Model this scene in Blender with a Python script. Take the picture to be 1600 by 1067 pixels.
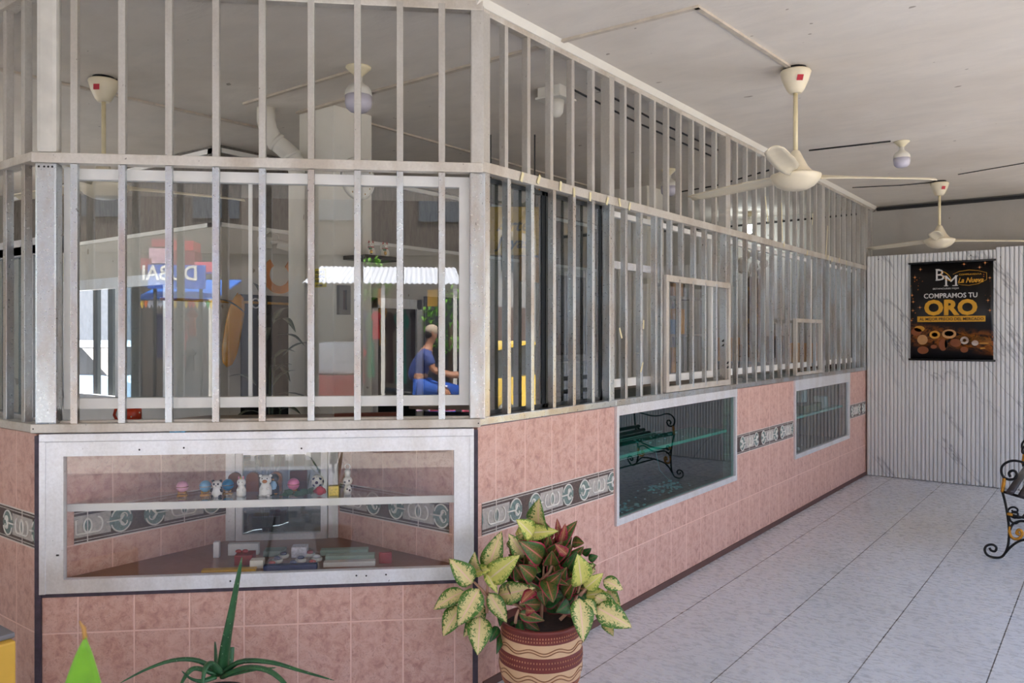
import bpy, bmesh, math, random
from mathutils import Matrix, Vector
random.seed(7)
S = bpy.context.scene
for o in list(bpy.data.objects): bpy.data.objects.remove(o)
COL = S.collection
R = math.radians
PI = math.pi

# ------------------------------------------------------------------ camera
F = 1246.0; CU, CV, EYE = 800.0, 522.0, 1.5
TH = math.atan2(944, F); sT, cT = math.sin(TH), math.cos(TH)
cam_d = bpy.data.cameras.new('camera'); cam = bpy.data.objects.new('camera', cam_d); COL.objects.link(cam)
cam.location = (0, 0, EYE); cam.rotation_euler = (PI/2, 0, TH)
cam_d.sensor_width = 36; cam_d.lens = F/1600*36; cam_d.shift_y = -11.5/1600
cam_d.clip_start = 0.05; cam_d.clip_end = 400
cam_d.dof.use_dof = True; cam_d.dof.focus_distance = 4.2; cam_d.dof.aperture_fstop = 6.3
S.camera = cam
# ------------------------------------------------------------------ light
W = bpy.data.worlds.new('world'); S.world = W; W.use_nodes = True
wn = W.node_tree.nodes; wl = W.node_tree.links; wn.clear()
sky = wn.new('ShaderNodeTexSky'); sky.sky_type = 'NISHITA'; sky.sun_disc = False
sky.sun_elevation = R(58); sky.sun_rotation = R(-24); sky.air_density = 1.0; sky.dust_density = 2.5; sky.ozone_density = 1.0
bg = wn.new('ShaderNodeBackground'); bg.inputs['Strength'].default_value = 0.33
wo = wn.new('ShaderNodeOutputWorld'); wl.new(sky.outputs[0], bg.inputs[0]); wl.new(bg.outputs[0], wo.inputs[0])
sd = bpy.data.lights.new('sun', 'SUN'); sd.energy = 5.0; sd.angle = R(0.6); sd.color = (1.0, 0.95, 0.87)
sun = bpy.data.objects.new('sun', sd); COL.objects.link(sun)
sun.rotation_euler = Vector((-0.22, 0.50, 1.05)).to_track_quat('Z', 'Y').to_euler()
S.view_settings.view_transform = 'Standard'; S.view_settings.look = 'None'
S.view_settings.gamma = 1.0; S.view_settings.use_curve_mapping = False
S.view_settings.exposure = 1.88

# ------------------------------------------------------------------ measuring
def ray(u, v):
    x = (u-CU)/F; return (x*cT-sT, x*sT+cT, (CV-v)/F)
def at(u, v, z):
    r = ray(u, v); return Vector((r[0]*z, r[1]*z, EYE+r[2]*z))
AANG = R(46.3)
PX, PY = -2.13, 2.575
dA = (-math.sin(AANG), -math.cos(AANG)); nA = (-dA[1], dA[0])
def inA(u, v, y=0.0):        # a point of the chamfer's frame (x along it to the left, y outward)
    r = ray(u, v); t = (y + PX*nA[0] + PY*nA[1])/(r[0]*nA[0]+r[1]*nA[1])
    x, yy = r[0]*t-PX, r[1]*t-PY
    return Vector((x*dA[0]+yy*dA[1], y, EYE+r[2]*t))
def inB(u, v, X=-2.13):
    r = ray(u, v); t = X/r[0]; return Vector((X, r[1]*t, EYE+r[2]*t))
def inC(u, v, Y):
    r = ray(u, v); t = Y/r[1]; return Vector((r[0]*t, Y, EYE+r[2]*t))
def refA(u, v, D):           # what the chamfer's glass shows at a pixel, D metres out in the street
    p = inA(u, v, -D); return Vector((p.x, D, p.z))
FW = Matrix.Identity(4)
FA = Matrix.Translation((PX, PY, 0)) @ Matrix.Rotation(math.atan2(dA[1], dA[0]), 4, 'Z')
QX, QY = PX+dA[0]*1.733, PY+dA[1]*1.733
CEIL = 2.9

# ------------------------------------------------------------------ materials
def lin(c):
    return tuple(((x/255)/12.92 if x/255 <= .04045 else ((x/255+.055)/1.055)**2.4) for x in c)+(1,)
class NT:
    def __init__(s, name):
        s.m = bpy.data.materials.new(name); s.m.use_nodes = True
        s.t = s.m.node_tree; s.n = s.t.nodes; s.l = s.t.links; s.n.clear()
        s.out = s.n.new('ShaderNodeOutputMaterial')
    def new(s, ty, **k):
        n = s.n.new(ty)
        for a, b in k.items(): setattr(n, a, b)
        return n
    def set(s, sock, v):
        if hasattr(v, 'is_output') or isinstance(v, bpy.types.NodeSocket): s.l.new(v, sock)
        elif v is not None: sock.default_value = v
    def bsdf(s, color, rough=.5, metal=0., normal=None, spec=None, emit=None, es=0, alpha=None, trans=None, coat=None):
        b = s.new('ShaderNodeBsdfPrincipled')
        s.set(b.inputs['Base Color'], color); s.set(b.inputs['Roughness'], rough); s.set(b.inputs['Metallic'], metal)
        if normal is not None: s.l.new(normal, b.inputs['Normal'])
        if spec is not None: s.set(b.inputs['Specular IOR Level'], spec)
        if emit is not None: s.set(b.inputs['Emission Color'], emit); b.inputs['Emission Strength'].default_value = es
        if trans is not None: s.set(b.inputs['Transmission Weight'], trans)
        if coat is not None: s.set(b.inputs['Coat Weight'], coat)
        s.l.new(b.outputs[0], s.out.inputs[0]); s.b = b
        return s.m
    def co(s, kind='Object'):
        return s.new('ShaderNodeTexCoord').outputs[kind]
    def sep(s, v):
        n = s.new('ShaderNodeSeparateXYZ'); s.l.new(v, n.inputs[0]); return n.outputs
    def comb(s, x=0, y=0, z=0):
        n = s.new('ShaderNodeCombineXYZ')
        for i, q in enumerate((x, y, z)): s.set(n.inputs[i], q)
        return n.outputs[0]
    def math(s, op, a, b=None, c=None, clamp=False):
        n = s.new('ShaderNodeMath', operation=op, use_clamp=clamp); s.set(n.inputs[0], a)
        if b is not None: s.set(n.inputs[1], b)
        if c is not None: s.set(n.inputs[2], c)
        return n.outputs[0]
    def mapv(s, v, scale=(1, 1, 1), loc=(0, 0, 0), rot=(0, 0, 0)):
        n = s.new('ShaderNodeMapping'); s.l.new(v, n.inputs[0])
        n.inputs['Scale'].default_value = scale; n.inputs['Location'].default_value = loc; n.inputs['Rotation'].default_value = rot
        return n.outputs[0]
    def noise(s, v, scale=5, detail=4, rough=.55, dist=0., out=0):
        n = s.new('ShaderNodeTexNoise'); s.l.new(v, n.inputs['Vector'])
        n.inputs['Scale'].default_value = scale; n.inputs['Detail'].default_value = detail
        n.inputs['Roughness'].default_value = rough; n.inputs['Distortion'].default_value = dist
        return n.outputs[out]
    def ramp(s, f, stops, interp='LINEAR'):
        n = s.new('ShaderNodeValToRGB'); s.l.new(f, n.inputs[0]); r = n.color_ramp; r.interpolation = interp
        while len(r.elements) < len(stops): r.elements.new(.5)
        for e, (p, c) in zip(r.elements, stops): e.position = p; e.color = c if len(c) == 4 else lin(c)
        return n.outputs[0]
    def mix(s, f, a, b, bt='MIX'):
        n = s.new('ShaderNodeMix', data_type='RGBA', blend_type=bt)
        s.set(n.inputs[0], f); s.set(n.inputs[6], a); s.set(n.inputs[7], b); return n.outputs[2]
    def bump(s, h, strength=.3, dist=.01):
        n = s.new('ShaderNodeBump'); n.inputs['Strength'].default_value = strength; n.inputs['Distance'].default_value = dist
        s.l.new(h, n.inputs['Height']); return n.outputs[0]
def plain(name, rgb, rough=.5, metal=0., var=.12, scale=9, **k):
    t = NT(name); c = lin(rgb); v = t.co(); f = t.noise(v, scale, 3)
    d = tuple(x*(1-var) for x in c[:3])+(1,); e = tuple(min(1, x*(1+var)) for x in c[:3])+(1,)
    return t.bsdf(t.ramp(f, [(.3, d), (.7, e)]), rough, metal, **k)
def hexc(r, g, b): return lin((r, g, b))
BWV = (0, 0, 0, 1); WHV = (1, 1, 1, 1)

def m_alum(name, base, stain, amount, rough=.38, metal=.65):
    t = NT(name); v = t.co()
    geo = t.new('ShaderNodeNewGeometry').outputs['Position']
    big = t.noise(t.mapv(geo, (6, 6, 2.2)), 1.0, 4, .6)
    fine = t.noise(geo, 90, 3, .6)
    sp = t.noise(t.mapv(geo, (55, 55, 30)), 1.0, 2, .7)
    c = t.mix(t.ramp(big, [(.42, BWV), (.62, (amount,)*3+(1,))]), lin(base), lin(stain))
    c = t.mix(t.ramp(fine, [(.35, BWV), (.8, (.16,)*3+(1,))]), c, lin((110, 100, 88)))
    c = t.mix(t.ramp(sp, [(.735, BWV), (.76, (.6,)*3+(1,))]), c, lin((60, 48, 38)))
    r = t.math('ADD', rough-.1, t.math('MULTIPLY', fine, .2))
    return t.bsdf(c, r, metal)
M = {}
M['bar'] = m_alum('worn_aluminium', (206, 212, 216), (170, 142, 112), .5, .30, .92)
M['bar_top'] = m_alum('dusty_aluminium', (198, 194, 186), (170, 160, 146), .5, .45, .4)
M['rail'] = m_alum('dusty_rail_aluminium', (214, 208, 198), (158, 138, 112), .4, .42, .4)
M['case'] = m_alum('case_aluminium', (238, 239, 242), (206, 200, 190), .35, .33, .4)
M['white_frame'] = plain('white_frame', (236, 234, 228), .45, var=.04)
M['dark'] = plain('dark_rubber', (28, 27, 27), .6)
M['black'] = plain('black', (12, 12, 13), .5)
M['trimdark'] = plain('corner_trim', (72, 62, 74), .6, var=.3, scale=30)
M['cream'] = plain('fan_enamel', (226, 214, 186), .32, var=.05)
M['creamw'] = plain('white_plastic', (220, 216, 205), .4, var=.04)
M['gold'] = plain('gold_metal', (212, 160, 60), .25, .85)
M['iron'] = plain('wrought_iron', (26, 25, 27), .42, .6, scale=60)
M['irongold'] = plain('gilded_iron', (190, 132, 40), .4, .5, scale=60, var=.3)
M['cable'] = plain('cable', (30, 28, 27), .6)
M['conduit'] = plain('conduit', (196, 184, 166), .6, scale=14)
M['tape'] = plain('paper_tape', (226, 214, 170), .7)
M['slat'] = plain('slat_wood', (52, 44, 46), .4, scale=20, var=.35)

def glass(name, tint, ior=1.45, boost=0.0, rough=0.0, haze=0.0):
    t = NT(name)
    fr = t.new('ShaderNodeFresnel'); fr.inputs[0].default_value = ior
    g = t.new('ShaderNodeBsdfGlossy'); g.inputs['Roughness'].default_value = rough; g.inputs['Color'].default_value = (1, 1, 1, 1)
    tr = t.new('ShaderNodeBsdfTransparent'); tr.inputs[0].default_value = tint
    mx = t.new('ShaderNodeMixShader')
    front = t.math('SUBTRACT', 1, t.new('ShaderNodeNewGeometry').outputs['Backfacing'])
    t.l.new(t.math('MULTIPLY', t.math('ADD', t.math('MULTIPLY', fr.outputs[0], 1.35), boost, clamp=True), front), mx.inputs[0]); t.l.new(tr.outputs[0], mx.inputs[1]); t.l.new(g.outputs[0], mx.inputs[2])
    last = mx.outputs[0]
    if haze:
        d = t.new('ShaderNodeBsdfDiffuse'); d.inputs[0].default_value = lin((150, 150, 145))
        m2 = t.new('ShaderNodeMixShader')
        f = t.ramp(t.noise(t.co(), 3, 4), [(.35, (0, 0, 0, 1)), (.8, (haze,)*3+(1,))])
        t.l.new(f, m2.inputs[0]); t.l.new(last, m2.inputs[1]); t.l.new(d.outputs[0], m2.inputs[2]); last = m2.outputs[0]
    t.l.new(last, t.out.inputs[0]); return t.m
M['glass'] = glass('window_glass', (.97, .975, .97, 1), 1.5, .055, haze=.01)
M['glass_case'] = glass('case_glass', (.98, .98, .975, 1), 1.5, .01, haze=.02)
M['glass_dark'] = glass('smoked_glass', (.62, .70, .74, 1), 1.6, .08)
M['glass_teal'] = glass('teal_tinted_glass', (.42, .77, .72, 1), 1.5, .015)
M['glass_grey'] = glass('grey_tinted_glass', (.80, .86, .87, 1), 1.5, .02, haze=.10)
M['shelf_glass'] = plain('glass_shelf', (120, 205, 190), .15, spec=.7)

def m_tile(name, axis, off, tone=1.0):
    t = NT(name); s = t.sep(t.co()); a = s[axis]; z = s[2]
    W_, H_ = .2125, .33
    xa = t.math('DIVIDE', t.math('SUBTRACT', a, off), W_)
    zz = t.math('DIVIDE', t.math('SUBTRACT', z, -.012), H_)   # joints at .318, .648
    # above the border the grid starts anew at .785
    up = t.math('GREATER_THAN', z, .72)
    zz2 = t.math('DIVIDE', t.math('SUBTRACT', z, .785), H_)
    n = t.new('ShaderNodeMix', data_type='FLOAT'); t.set(n.inputs[0], up); t.set(n.inputs[2], zz); t.set(n.inputs[3], zz2); zc = n.outputs[0]
    fx = t.math('FRACT', t.math('ADD', xa, 40)); fz = t.math('FRACT', t.math('ADD', zc, 40))
    ex = t.math('MULTIPLY', t.math('MINIMUM', fx, t.math('SUBTRACT', 1, fx)), W_)
    ez = t.math('MULTIPLY', t.math('MINIMUM', fz, t.math('SUBTRACT', 1, fz)), H_)
    e = t.math('MINIMUM', ex, ez)
    joint = t.math('LESS_THAN', e, .0030)
    iz = t.math('FLOOR', t.math('ADD', zc, 40)); ix = t.math('FLOOR', t.math('ADD', xa, 40))
    alt = t.math('MODULO', t.math('ADD', iz, ix), 3)
    v = t.comb(t.math('MULTIPLY', fx, W_), t.math('MULTIPLY', fz, H_), t.math('MULTIPLY', alt, .37))
    n1 = t.noise(v, 24, 6, .62, .5); n2 = t.noise(v, 60, 5, .7, 1.0); n3 = t.noise(t.comb(t.math('MULTIPLY', xa, .4), t.math('MULTIPLY', zc, .4), 3), 2, 2)
    k = tone*1.03
    def T(r, g, b): return lin((r*k, g*k, b*k))
    c = t.ramp(n1, [(.30, T(178, 132, 120)), (.45, T(203, 158, 143)), (.60, T(214, 176, 162)), (.78, T(196, 150, 140))])
    veins = t.ramp(n2, [(.36, WHV), (.44, BWV), (.56, BWV), (.63, (.8,)*3+(1,))])
    c = t.mix(t.math('MULTIPLY', veins, .5), c, T(160, 110, 104))
    c = t.mix(t.ramp(n3, [(.35, BWV), (.7, (.22,)*3+(1,))]), c, T(232, 192, 176))
    c = t.mix(joint, c, T(232, 194, 180))
    h = t.math('MINIMUM', t.math('MULTIPLY', e, 180), 1)
    return t.bsdf(c, t.math('ADD', .28, t.math('MULTIPLY', n2, .15)), 0, t.bump(h, .5, .0025), spec=.4)
M['tileA'] = m_tile('pink_tile_chamfer', 0, .098)
M['tileB'] = m_tile('pink_tile_side', 1, 2.697)
M['tileC'] = m_tile('pink_tile_left', 0, -3.59)
M['tileN'] = m_tile('pink_tile_niche', 1, 1.44)

def m_floor():
    t = NT('floor_tile'); p = t.co(); s = t.sep(p)
    fx = t.math('FRACT', t.math('DIVIDE', t.math('ADD', s[0], 1.64+47), .4725)); fy = t.math('FRACT', t.math('DIVIDE', t.math('ADD', s[1], -3.812+46.5), .465))
    ax = t.math('MULTIPLY', t.math('MINIMUM', fx, t.math('SUBTRACT', 1, fx)), .47); ay = t.math('MULTIPLY', t.math('MINIMUM', fy, t.math('SUBTRACT', 1, fy)), .465)
    jx = t.math('LESS_THAN', ax, .0026); jy = t.math('MULTIPLY', t.math('LESS_THAN', ay, .0015), .55)
    j = t.math('MAXIMUM', jx, jy)
    n1 = t.noise(t.mapv(p, (20, 38, 1)), 1.0, 7, .72, .6); n2 = t.noise(t.mapv(p, (1.2, 1.2, 1)), 1, 3)
    c = t.ramp(n1, [(.28, (176, 177, 181)), (.44, (202, 203, 207)), (.7, (215, 216, 219))])
    c = t.mix(t.ramp(n2, [(.4, BWV), (.7, (.3,)*3+(1,))]), c, lin((176, 172, 168)))
    c = t.mix(j, c, lin((74, 70, 68)))
    return t.bsdf(c, t.math('ADD', .17, t.math('MULTIPLY', n1, .22)), 0, t.bump(t.math('SUBTRACT', 1, j), .3, .002), spec=.45)
M['floor'] = m_floor()

def m_plaster(name, a, b, c_, rough=.85, bs=.25):
    t = NT(name); p = t.co(); n1 = t.noise(p, .9, 4, .6, .4); n2 = t.noise(t.mapv(p, (3, 7, 3)), 1, 5, .65, .6); n3 = t.noise(p, 24, 3, .6)
    n4 = t.noise(t.mapv(p, (9, 14, 9)), 1, 2, .5)
    c = t.ramp(n1, [(.32, a), (.66, b)])
    c = t.mix(t.ramp(n2, [(.42, BWV), (.78, (.35,)*3+(1,))]), c, lin(c_))
    c = t.mix(t.ramp(n4, [(.742, BWV), (.75, (.65,)*3+(1,))]), c, lin((120, 105, 85)))
    return t.bsdf(c, rough, 0, t.bump(t.math('ADD', t.math('MULTIPLY', n2, .8), t.math('MULTIPLY', n3, .2)), bs, .02))
M['ceil'] = m_plaster('ceiling_plaster', (212, 202, 188), (226, 218, 206), (192, 186, 176))
M['plaster'] = m_plaster('wall_plaster', (186, 182, 172), (198, 194, 185), (170, 166, 156), bs=.1)
M['column'] = m_plaster('column_paint', (218, 212, 198), (228, 224, 212), (206, 198, 184), bs=.08)
M['upwall'] = m_plaster('upper_wall_paint', (170, 164, 154), (184, 178, 168), (150, 146, 138), bs=.1)

def m_slate():
    t = NT('grey_grasscloth'); p = t.co()
    n = t.noise(t.mapv(p, (26, 26, 6), rot=(.25, .25, 0)), 1, 6, .7, .8); n2 = t.noise(p, 2.2, 3)
    c = t.ramp(n, [(.3, (74, 71, 68)), (.52, (110, 105, 99)), (.75, (130, 125, 118))])
    c = t.mix(t.math('MULTIPLY', n2, .4), c, lin((116, 104, 88)))
    return t.bsdf(c, .8, 0, t.bump(n, .25, .01))
M['slate'] = m_slate()

def m_corr():
    t = NT('marbled_corrugated_panel'); p = t.co(); s = t.sep(p)
    q = t.comb(t.math('ADD', s[0], t.math('MULTIPLY', s[2], .62)), 0, t.math('MULTIPLY', s[2], .32))
    n = t.noise(t.mapv(q, (2.6, 1, 2.0)), 1, 5, .62, .35)
    d = t.math('ABSOLUTE', t.math('SUBTRACT', n, .5))
    vein = t.ramp(d, [(0.0, WHV), (.006, (.4,)*3+(1,)), (.018, BWV)])
    m = t.noise(t.mapv(q, (1.3, 1, 1.3), loc=(5, 0, 3)), 1, 3)
    vein = t.math('MULTIPLY', vein, t.ramp(m, [(.46, BWV), (.60, WHV)]))
    wob = t.noise(t.mapv(p, (9, 9, 5)), 1, 4)
    c = t.mix(t.math('MULTIPLY', vein, t.math('ADD', .30, t.math('MULTIPLY', wob, .6)), clamp=True), lin((222, 222, 220)), lin((96, 98, 108)))
    return t.bsdf(c, .3, 0, spec=.5)
M['corr'] = m_corr()

def m_leaf(name, edge, mid, rib, amount=.5, red=None):
    t = NT(name); uv = t.co('UV'); s = t.sep(uv)
    dx = t.math('ABSOLUTE', t.math('SUBTRACT', s[0], .5))
    geo = t.new('ShaderNodeNewGeometry').outputs['Position']
    n = t.noise(geo, 115, 4, .75, .8)
    f = t.math('ADD', t.math('MULTIPLY', dx, 2.0), t.math('MULTIPLY', t.math('SUBTRACT', n, .5), 3.2))
    c = t.ramp(f, [(max(0, amount-.04), lin(mid)), (min(1, amount+.04), lin(edge))])
    if red: c = t.mix(t.math('GREATER_THAN', dx, .43), c, lin(red))
    c = t.mix(t.ramp(dx, [(.015, WHV), (.05, BWV)]), c, lin(rib))
    m = t.bsdf(c, .38, 0, t.bump(t.math('SINE', t.math('MULTIPLY', t.math('ADD', s[1], t.math('MULTIPLY', dx, -.7)), 75)), .12, .002), spec=.4)
    t.b.inputs['Subsurface Weight'].default_value = 0
    return m
M['leaf_pale'] = m_leaf('pale_speckled_leaf', (74, 118, 40), (222, 204, 140), (236, 196, 168), .62)
M['leaf_lime'] = m_leaf('lime_leaf', (112, 142, 46), (214, 208, 112), (230, 210, 170), .75)
M['leaf_red'] = m_leaf('red_edged_leaf', (62, 96, 40), (120, 104, 52), (204, 120, 104), .36, (170, 50, 70))
M['leaf_pink'] = m_leaf('crimson_leaf', (150, 42, 62), (170, 110, 78), (206, 150, 120), .5, (140, 30, 56))
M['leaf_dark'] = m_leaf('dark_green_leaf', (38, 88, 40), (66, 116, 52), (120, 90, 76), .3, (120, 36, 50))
M['leaf_indoor'] = m_leaf('dim_indoor_leaf', (58, 70, 52), (92, 98, 78), (120, 120, 100), .5)
M['leaf_bright'] = plain('bright_blade_leaf', (122, 176, 34), .4, var=.25, scale=8)
M['leaf_brown'] = plain('dried_leaf_tip', (176, 128, 62), .6)
def m_aloe():
    t = NT('aloe_flesh'); p = t.co(); n = t.noise(p, 12, 3); sp = t.noise(t.mapv(p, (150, 150, 90)), 1, 1)
    c = t.ramp(n, [(.3, (34, 76, 44)), (.7, (62, 112, 68))])
    c = t.mix(t.ramp(sp, [(.70, BWV), (.73, WHV)]), c, lin((150, 180, 140)))
    return t.bsdf(c, .35, spec=.5)
M['aloe'] = m_aloe()
M['stem'] = plain('pink_stem', (196, 150, 122), .5)
M['soil'] = plain('soil', (48, 34, 26), .9, scale=60, var=.5)

# ------------------------------------------------------------------ mesh building
class MB:
    def __init__(s): s.v = []; s.f = []; s.mi = []; s.uv = {}; s.sm = []
    def add(s, vs, fs, mi=0, smooth=False, uvs=None):
        o = len(s.v); s.v += [Vector(p) for p in vs]
        for k, f in enumerate(fs):
            if uvs: s.uv[len(s.f)] = [uvs[i] for i in f]
            s.f.append([i+o for i in f]); s.mi.append(mi); s.sm.append(smooth)
        return s
    def box(s, x0, x1, y0, y1, z0, z1, mi=0):
        x0, x1 = sorted((x0, x1)); y0, y1 = sorted((y0, y1)); z0, z1 = sorted((z0, z1))
        return s.add([(x0,y0,z0),(x1,y0,z0),(x1,y1,z0),(x0,y1,z0),(x0,y0,z1),(x1,y0,z1),(x1,y1,z1),(x0,y1,z1)],
                     [(0,3,2,1),(4,5,6,7),(0,1,5,4),(1,2,6,5),(2,3,7,6),(3,0,4,7)], mi)
    def obox(s, c, sx, sy, sz, ang=0, mi=0, rx=0):
        m = Matrix.Translation(c) @ Matrix.Rotation(ang, 4, 'Z') @ Matrix.Rotation(rx, 4, 'X')
        b = MB().box(-sx/2, sx/2, -sy/2, sy/2, -sz/2, sz/2)
        return s.add([m @ p for p in b.v], b.f, mi)
    def bbox(s, x0, x1, y0, y1, z0, z1, r=.004, mi=0):   # bevelled box
        bm = bmesh.new(); bmesh.ops.create_cube(bm, size=1)
        for v in bm.verts: v.co = ((x0+x1)/2+v.co.x*(x1-x0), (y0+y1)/2+v.co.y*(y1-y0), (z0+z1)/2+v.co.z*(z1-z0))
        bmesh.ops.bevel(bm, geom=bm.edges[:], offset=r, segments=2, affect='EDGES', profile=.6)
        bm.verts.index_update()
        s.add([v.co.copy() for v in bm.verts], [[v.index for v in f.verts] for f in bm.faces], mi); bm.free(); return s
    def tube(s, pts, r, n=8, mi=0, cap=True, flat=1.0, smooth=True, close=False):
        pts = [Vector(p) for p in pts]; rs = r if isinstance(r, (list, tuple)) else [r]*len(pts)
        vs = []; N = len(pts); up = None
        for i, p in enumerate(pts):
            if close: t = pts[(i+1) % N]-pts[i-1]
            else: t = pts[min(i+1, N-1)]-pts[max(i-1, 0)]
            t.normalize()
            if up is None:
                a = Vector((0, 0, 1)) if abs(t.z) < .9 else Vector((1, 0, 0)); up = (a-t*a.dot(t)).normalized()
            else:
                up = up-t*up.dot(t); up = up.normalized() if up.length > 1e-6 else t.orthogonal().normalized()
            sd = t.cross(up)
            for k in range(n):
                q = 2*PI*(k+.5)/n; vs.append(p+up*math.cos(q)*rs[i]*flat+sd*math.sin(q)*rs[i])
        fs = []
        for i in range(N if close else N-1):
            for k in range(n):
                a = i*n+k; b = i*n+(k+1) % n; j = (i+1) % N
                fs.append((a, b, j*n+(k+1) % n, j*n+k))
        if cap and not close: fs += [tuple(range(n))[::-1], tuple((N-1)*n+k for k in range(n))]
        return s.add(vs, fs, mi, smooth)
    def lathe(s, prof, c=(0, 0, 0), n=28, mi=0, smooth=True, mis=None, axis=None):
        c = Vector(c); vs = []; fs = []; q = None
        if axis is not None: q = Vector((0, 0, 1)).rotation_difference(Vector(axis).normalized())
        for (r, z) in prof:
            for k in range(n):
                a = 2*PI*k/n; p = Vector((r*math.cos(a), r*math.sin(a), z)); vs.append(c+(q @ p if q else p))
        o = len(s.f)
        L = len(prof)
        for i in range(L-1):
            fs = [(i*n+k, i*n+(k+1) % n, (i+1)*n+(k+1) % n, (i+1)*n+k) for k in range(n)]
            if i == 0: base = len(s.v); s.v += vs
            for f in fs: s.f.append([x+base for x in f]); s.mi.append(mis[i] if mis else mi); s.sm.append(smooth)
        if prof[0][0] > 1e-4: s.f.append([base+k for k in range(n)][::-1]); s.mi.append(mis[0] if mis else mi); s.sm.append(False)
        if prof[-1][0] > 1e-4: s.f.append([base+(L-1)*n+k for k in range(n)]); s.mi.append(mis[-1] if mis else mi); s.sm.append(False)
        return s
    def ball(s, c, rx, ry=None, rz=None, n=14, mi=0, ang=0):
        ry = ry or rx; rz = rz or rx; b = MB(); h = n//2
        b.lathe([(max(1e-5, math.sin(PI*i/h)), -math.cos(PI*i/h)) for i in range(h+1)], n=n)
        m = Matrix.Translation(c) @ Matrix.Rotation(ang, 4, 'Z') @ Matrix.Diagonal((rx, ry, rz, 1))
        return s.add([m @ p for p in b.v], b.f, mi, True)
    def prism(s, poly, ax, a0, a1, mi=0):   # poly: 2D outline; ax: axis it is pushed along
        n = len(poly)
        def P(p, a):
            if ax == 'y': return (p[0], a, p[1])
            if ax == 'x': return (a, p[0], p[1])
            return (p[0], p[1], a)
        return s.add([P(p, a0) for p in poly]+[P(p, a1) for p in poly],
                     [tuple(range(n)), tuple(range(2*n-1, n-1, -1))]+[(i, n+i, n+(i+1) % n, (i+1) % n) for i in range(n)], mi)
    def leaf(s, base, tip, width, nrm=None, droop=.15, fold=.25, mi=0, nl=8, curl=0.0, shape=.42):
        base, tip = Vector(base), Vector(tip); d = tip-base; L = d.length; d.normalize()
        nrm = Vector(nrm) if nrm is not None else Vector((0, 0, 1))
        nrm = (nrm-d*nrm.dot(d)).normalized(); sd = d.cross(nrm)
        vs = []; uv = []; K = 5
        for i in range(nl+1):
            t = i/nl
            w = width*.5*(math.sin(PI*t**(.75 if shape < .5 else 1.0))**.8 if 0 < t < 1 else .02)*(1-.25*t)+.0006
            c = base+d*L*t+nrm*(math.sin(PI*t)*droop*L - curl*L*t*t)
            for j in range(K):
                q = (j-(K-1)/2)/((K-1)/2)
                vs.append(c+sd*w*q+nrm*(abs(q)*fold*w + .06*w*math.sin(9*t+3*q))); uv.append((.5+.5*q, t))
        fs = [(i*K+j, i*K+j+1, (i+1)*K+j+1, (i+1)*K+j) for i in range(nl) for j in range(K-1)]
        return s.add(vs, fs, mi, True, uv)

def fin(mb, name, mats, fr=FW, loc=(0, 0, 0), parent=None, solid=0):
    me = bpy.data.meshes.new(name); L = Vector(loc)
    if parent is not None: L = Vector(parent.get('_L', (0, 0, 0)))
    me.from_pydata([tuple(p-L) for p in mb.v], [], mb.f)
    if not isinstance(mats, (list, tuple)): mats = [mats]
    for m in mats: me.materials.append(M[m] if isinstance(m, str) else m)
    me.polygons.foreach_set('material_index', mb.mi); me.polygons.foreach_set('use_smooth', mb.sm)
    if mb.uv:
        ul = me.uv_layers.new(name='UVMap')
        for p in me.polygons:
            if p.index in mb.uv:
                for li, c in zip(p.loop_indices, mb.uv[p.index]): ul.data[li].uv = c
    bm = bmesh.new(); bm.from_mesh(me); bmesh.ops.recalc_face_normals(bm, faces=bm.faces) if not mb.uv else None; bm.to_mesh(me); bm.free()
    me.update()
    o = bpy.data.objects.new(name, me); COL.objects.link(o)
    if parent is not None: o.parent = parent; o['_L'] = list(L)
    else: o.matrix_world = fr @ Matrix.Translation(loc); o['_L'] = list(loc)
    if solid:
        md = o.modifiers.new('thickness', 'SOLIDIFY'); md.thickness = solid; md.offset = 0
    return o
def thing(name, label, cat, loc=(0, 0, 0), fr=FW, group=None):
    o = bpy.data.objects.new(name, None); COL.objects.link(o); o.empty_display_size = .05
    o.matrix_world = fr @ Matrix.Translation(loc); o['_L'] = list(loc)
    o['label'] = label; o['category'] = cat
    if group: o['group'] = group
    return o
def tag(o, label, cat, group=None, kind=None):
    o['label'] = label; o['category'] = cat
    if group: o['group'] = group
    if kind: o['kind'] = kind
    return o
def struct(mb, name, mats, fr=FW, loc=(0, 0, 0), label=None):
    o = fin(mb, name, mats, fr, loc); o['kind'] = 'structure'
    if label: o['label'] = label
    return o
def dupe(root, offset, label=None, rotz=None, group=None):
    r = root.copy(); COL.objects.link(r)
    r.matrix_world = Matrix.Translation(offset) @ root.matrix_world
    if rotz is not None: r.rotation_euler.z += rotz
    if label: r['label'] = label
    if group: r['group'] = group
    def rec(a, b):
        for ch in [x for x in bpy.data.objects if x.parent == a]:
            c = ch.copy(); COL.objects.link(c); c.parent = b; rec(ch, c)
    rec(root, r); return r
def part_copy(src, off):
    c = src.copy(); COL.objects.link(c); c.location = Vector(src.location)+Vector(off); return c
def text_mb(body, size, x, z, mi=0, bold=0.0, sx=1.0, depth=.001, align='CENTER', shear=0.0, spacing=1.0):
    """text standing in the local xz plane, facing -y, at y=0"""
    cu = bpy.data.curves.new('lettering', 'FONT'); cu.body = body; cu.size = size; cu.offset = bold; cu.extrude = depth
    cu.align_x = align; cu.shear = shear; cu.space_character = spacing; cu.resolution_u = 3
    ob = bpy.data.objects.new('lettering', cu); me = bpy.data.meshes.new_from_object(ob)
    b = MB(); b.add([(x+v.co.x*sx, -v.co.z, z+v.co.y) for v in me.vertices], [list(p.vertices) for p in me.polygons], mi)
    bpy.data.objects.remove(ob); bpy.data.curves.remove(cu); bpy.data.meshes.remove(me); return b
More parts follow.
